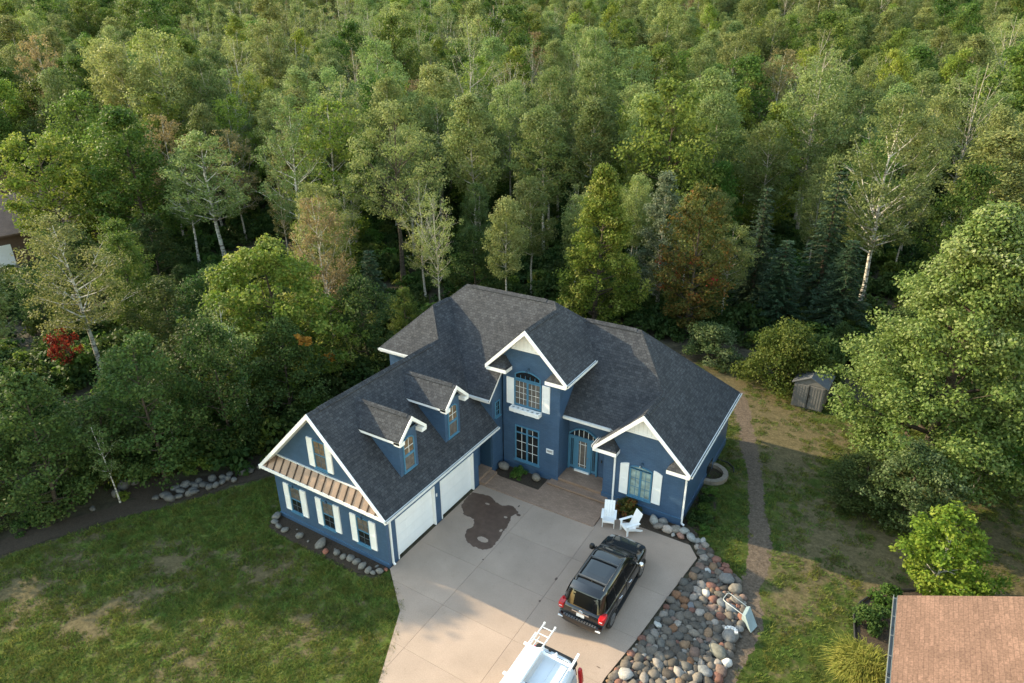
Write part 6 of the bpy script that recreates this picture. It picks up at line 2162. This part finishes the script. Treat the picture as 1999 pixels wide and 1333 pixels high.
def scatter(name, label, cat, coll, P, S, Rz, K):
    me = D.meshes.new(name)
    n = len(P)
    me.vertices.add(n)
    me.vertices.foreach_set("co", np.array(P, np.float32).ravel())
    for nm, ty, arr in (("scl", 'FLOAT_VECTOR', S), ("rot", 'FLOAT_VECTOR', [(0, 0, a) for a in Rz])):
        a = me.attributes.new(nm, ty, 'POINT')
        a.data.foreach_set("vector", np.array(arr, np.float32).ravel())
    a = me.attributes.new("kind", 'INT', 'POINT')
    a.data.foreach_set("value", np.array(K, np.int32))
    o = D.objects.new(name, me)
    COL.objects.link(o)
    o['kind'] = 'stuff'
    o['label'] = label
    o['category'] = cat
    ng = D.node_groups.new(name + "_instances", 'GeometryNodeTree')
    ng.interface.new_socket("Geometry", in_out='INPUT', socket_type='NodeSocketGeometry')
    ng.interface.new_socket("Geometry", in_out='OUTPUT', socket_type='NodeSocketGeometry')
    gi, go = ng.nodes.new("NodeGroupInput"), ng.nodes.new("NodeGroupOutput")
    m2p = ng.nodes.new("GeometryNodeMeshToPoints")
    iop = ng.nodes.new("GeometryNodeInstanceOnPoints")
    ci = ng.nodes.new("GeometryNodeCollectionInfo")
    ci.inputs["Collection"].default_value = coll
    ci.inputs["Separate Children"].default_value = True
    ci.inputs["Reset Children"].default_value = True
    def attr(nm, ty):
        q = ng.nodes.new("GeometryNodeInputNamedAttribute")
        q.data_type = ty
        q.inputs["Name"].default_value = nm
        return q.outputs["Attribute"]
    e2r = ng.nodes.new("FunctionNodeEulerToRotation")
    L = ng.links.new
    L(gi.outputs[0], m2p.inputs["Mesh"])
    L(m2p.outputs[0], iop.inputs["Points"])
    L(ci.outputs[0], iop.inputs["Instance"])
    iop.inputs["Pick Instance"].default_value = True
    L(attr("kind", 'INT'), iop.inputs["Instance Index"])
    L(attr("rot", 'FLOAT_VECTOR'), e2r.inputs[0])
    L(e2r.outputs[0], iop.inputs["Rotation"])
    L(attr("scl", 'FLOAT_VECTOR'), iop.inputs["Scale"])
    L(iop.outputs[0], go.inputs[0])
    md = o.modifiers.new("instances", 'NODES')
    md.node_group = ng
    return o
NF = {}
for k in FK:
    NF.setdefault(k[:-1], []).append(k)
P, S, Rz, K = [], [], [], []
for s_, x, y, H, kind, v, u in far:
    k = rt.choice(NF[kind])
    z = H / FHT[k]
    w = z * rt.uniform(.85, 1.2)
    P.append((x, y, gz(x, y) - .07))
    S.append((w, w, z))
    Rz.append(rt.uniform(0, 6.283))
    K.append(FK.index(k))
print("trees: near", len(near), "far", len(far))
scatter("forest", "mixed green and yellowish forest stretching away up the rise behind", "forest", pc, P, S, Rz, K)

# undergrowth on the forest floor
uc = D.collections.new("undergrowth_kinds")
for i, (lm_, sd_) in enumerate((('dark', 1), ('green', 2), ('dark', 3), ('dark', 4))):
    q = make_shrub("bush", 1.0, 1.1, .19, 620, lm_, 500 + sd_, 20)
    ob = D.objects.new(f"{i:02d}_bush", q[2])
    uc.objects.link(ob)
P, S, Rz, K = [], [], [], []
for _ in range(5200):
    s_ = math.sqrt(rt.uniform(30 ** 2, 120 ** 2))
    lat = rt.uniform(-1, 1) * (s_ * .83 + 4)
    x = CAM.x + FX * s_ + FY * lat
    y = CAM.y + FY * s_ - FX * lat
    if in_poly(x + (-1.3 if x < -10 else 0), y, CLEAR) or (x + 46) ** 2 + (y - 31) ** 2 < 4.5 ** 2 or (-93 < x < -62 and 3 < y < 27):
        continue
    w = rt.uniform(.7, 1.9)
    P.append((x, y, gz(x, y) - .08))
    S.append((w, w, w * rt.uniform(.7, 1.3)))
    Rz.append(rt.uniform(0, 6.283))
    K.append(rt.randrange(4))
scatter("undergrowth", "dark leafy undergrowth covering the forest floor", "undergrowth", uc, P, S, Rz, K)
# grass tufts over the lawns
gc = D.collections.new("grass_tuft_kinds")
LM['turf'] = leaf_mat("turf_blade", [(0, (.062, .106, .017)), (.5, (.118, .162, .028)), (1, (.205, .205, .060))], hv=.2, trans=.5)
for i in range(3):
    r_ = np.random.RandomState(800 + i)
    n = 46
    a = r_.uniform(0, 6.283, n)
    q = np.sqrt(r_.random_sample(n)) * .17
    b0 = np.stack([np.cos(a) * q, np.sin(a) * q, np.zeros(n)], 1)
    dr = np.stack([np.cos(a * 3.1), np.sin(a * 3.1), np.zeros(n)], 1)
    hh = r_.uniform(.035, .085, (n, 1))
    tip = b0 + dr * hh * r_.uniform(.3, 1.3, (n, 1)) + np.array((0, 0, 1.0)) * hh
    wd = np.stack([-dr[:, 1], dr[:, 0], np.zeros(n)], 1) * .009
    V = np.stack([b0 - wd, b0 + wd, tip + wd * .3, tip - wd * .3], 1).reshape(-1, 3)
    ob = D.objects.new(f"{i:02d}_tuft", quads_mesh("tuft", V, LM['turf'], np.clip(r_.random_sample(n) * .5 + .5 * r_.random_sample(), 0, 1)))
    gc.objects.link(ob)
P, S, Rz, K = [], [], [], []
for poly, B, pth, box in ((LAWN_L, BL_L, False, (-18, 5.6, -14, 3.2)), (LAWN_R, BL_R, True, (9.4, 27, 0, 28))):
    for _ in range(7000 if pth else 14000):
        x, y = rt.uniform(box[0], box[1]), rt.uniform(box[2], box[3])
        if not in_poly(x, y, poly):
            continue
        wv = blobs(x, y, B) * .9 + .5 * mnoise.noise(Vector((x * 1.1, y * 1.1, 4.0)))
        if wv > rt.uniform(.25, .6) or (pth and (gravel_at(x, y) > rt.uniform(.1, .5) or in_poly(x, y, ROCK) or (x > 18 and y < 10.5))):
            continue
        k = rt.uniform(.7, 1.5)
        P.append((x, y, -.036))
        S.append((k, k, k * rt.uniform(.45, 1.0)))
        Rz.append(rt.uniform(0, 6.283))
        K.append(rt.randrange(3))
print("tufts", len(P))
scatter("grass", "short green lawn grass round the blue house", "grass", gc, P, S, Rz, K)
# a few trees on the near side of the lot, left of the frame, whose shade falls on the lawn and drive
for k, (x, y, H, R_) in enumerate(((-27.5, -12.0, 6.5, 2.4), (-34.0, -16.5, 10.0, 3.6), (-24.5, -8.6, 6.0, 2.4), (-36, -6.2, 15, 3.8), (-30.0, -6.6, 13.5, 3.0), (-25.8, -4.7, 13.2, 2.7), (-31.5, -3.6, 15.0, 3.0))):
    plant(('green0', 'green1', 'dark0', 'green2', 'green3', 'aspen0', 'aspen3')[k], x, y, H, R_, "green tree at the outer left end of the front lawn", "tree", "trees at the left end of the front lawn")
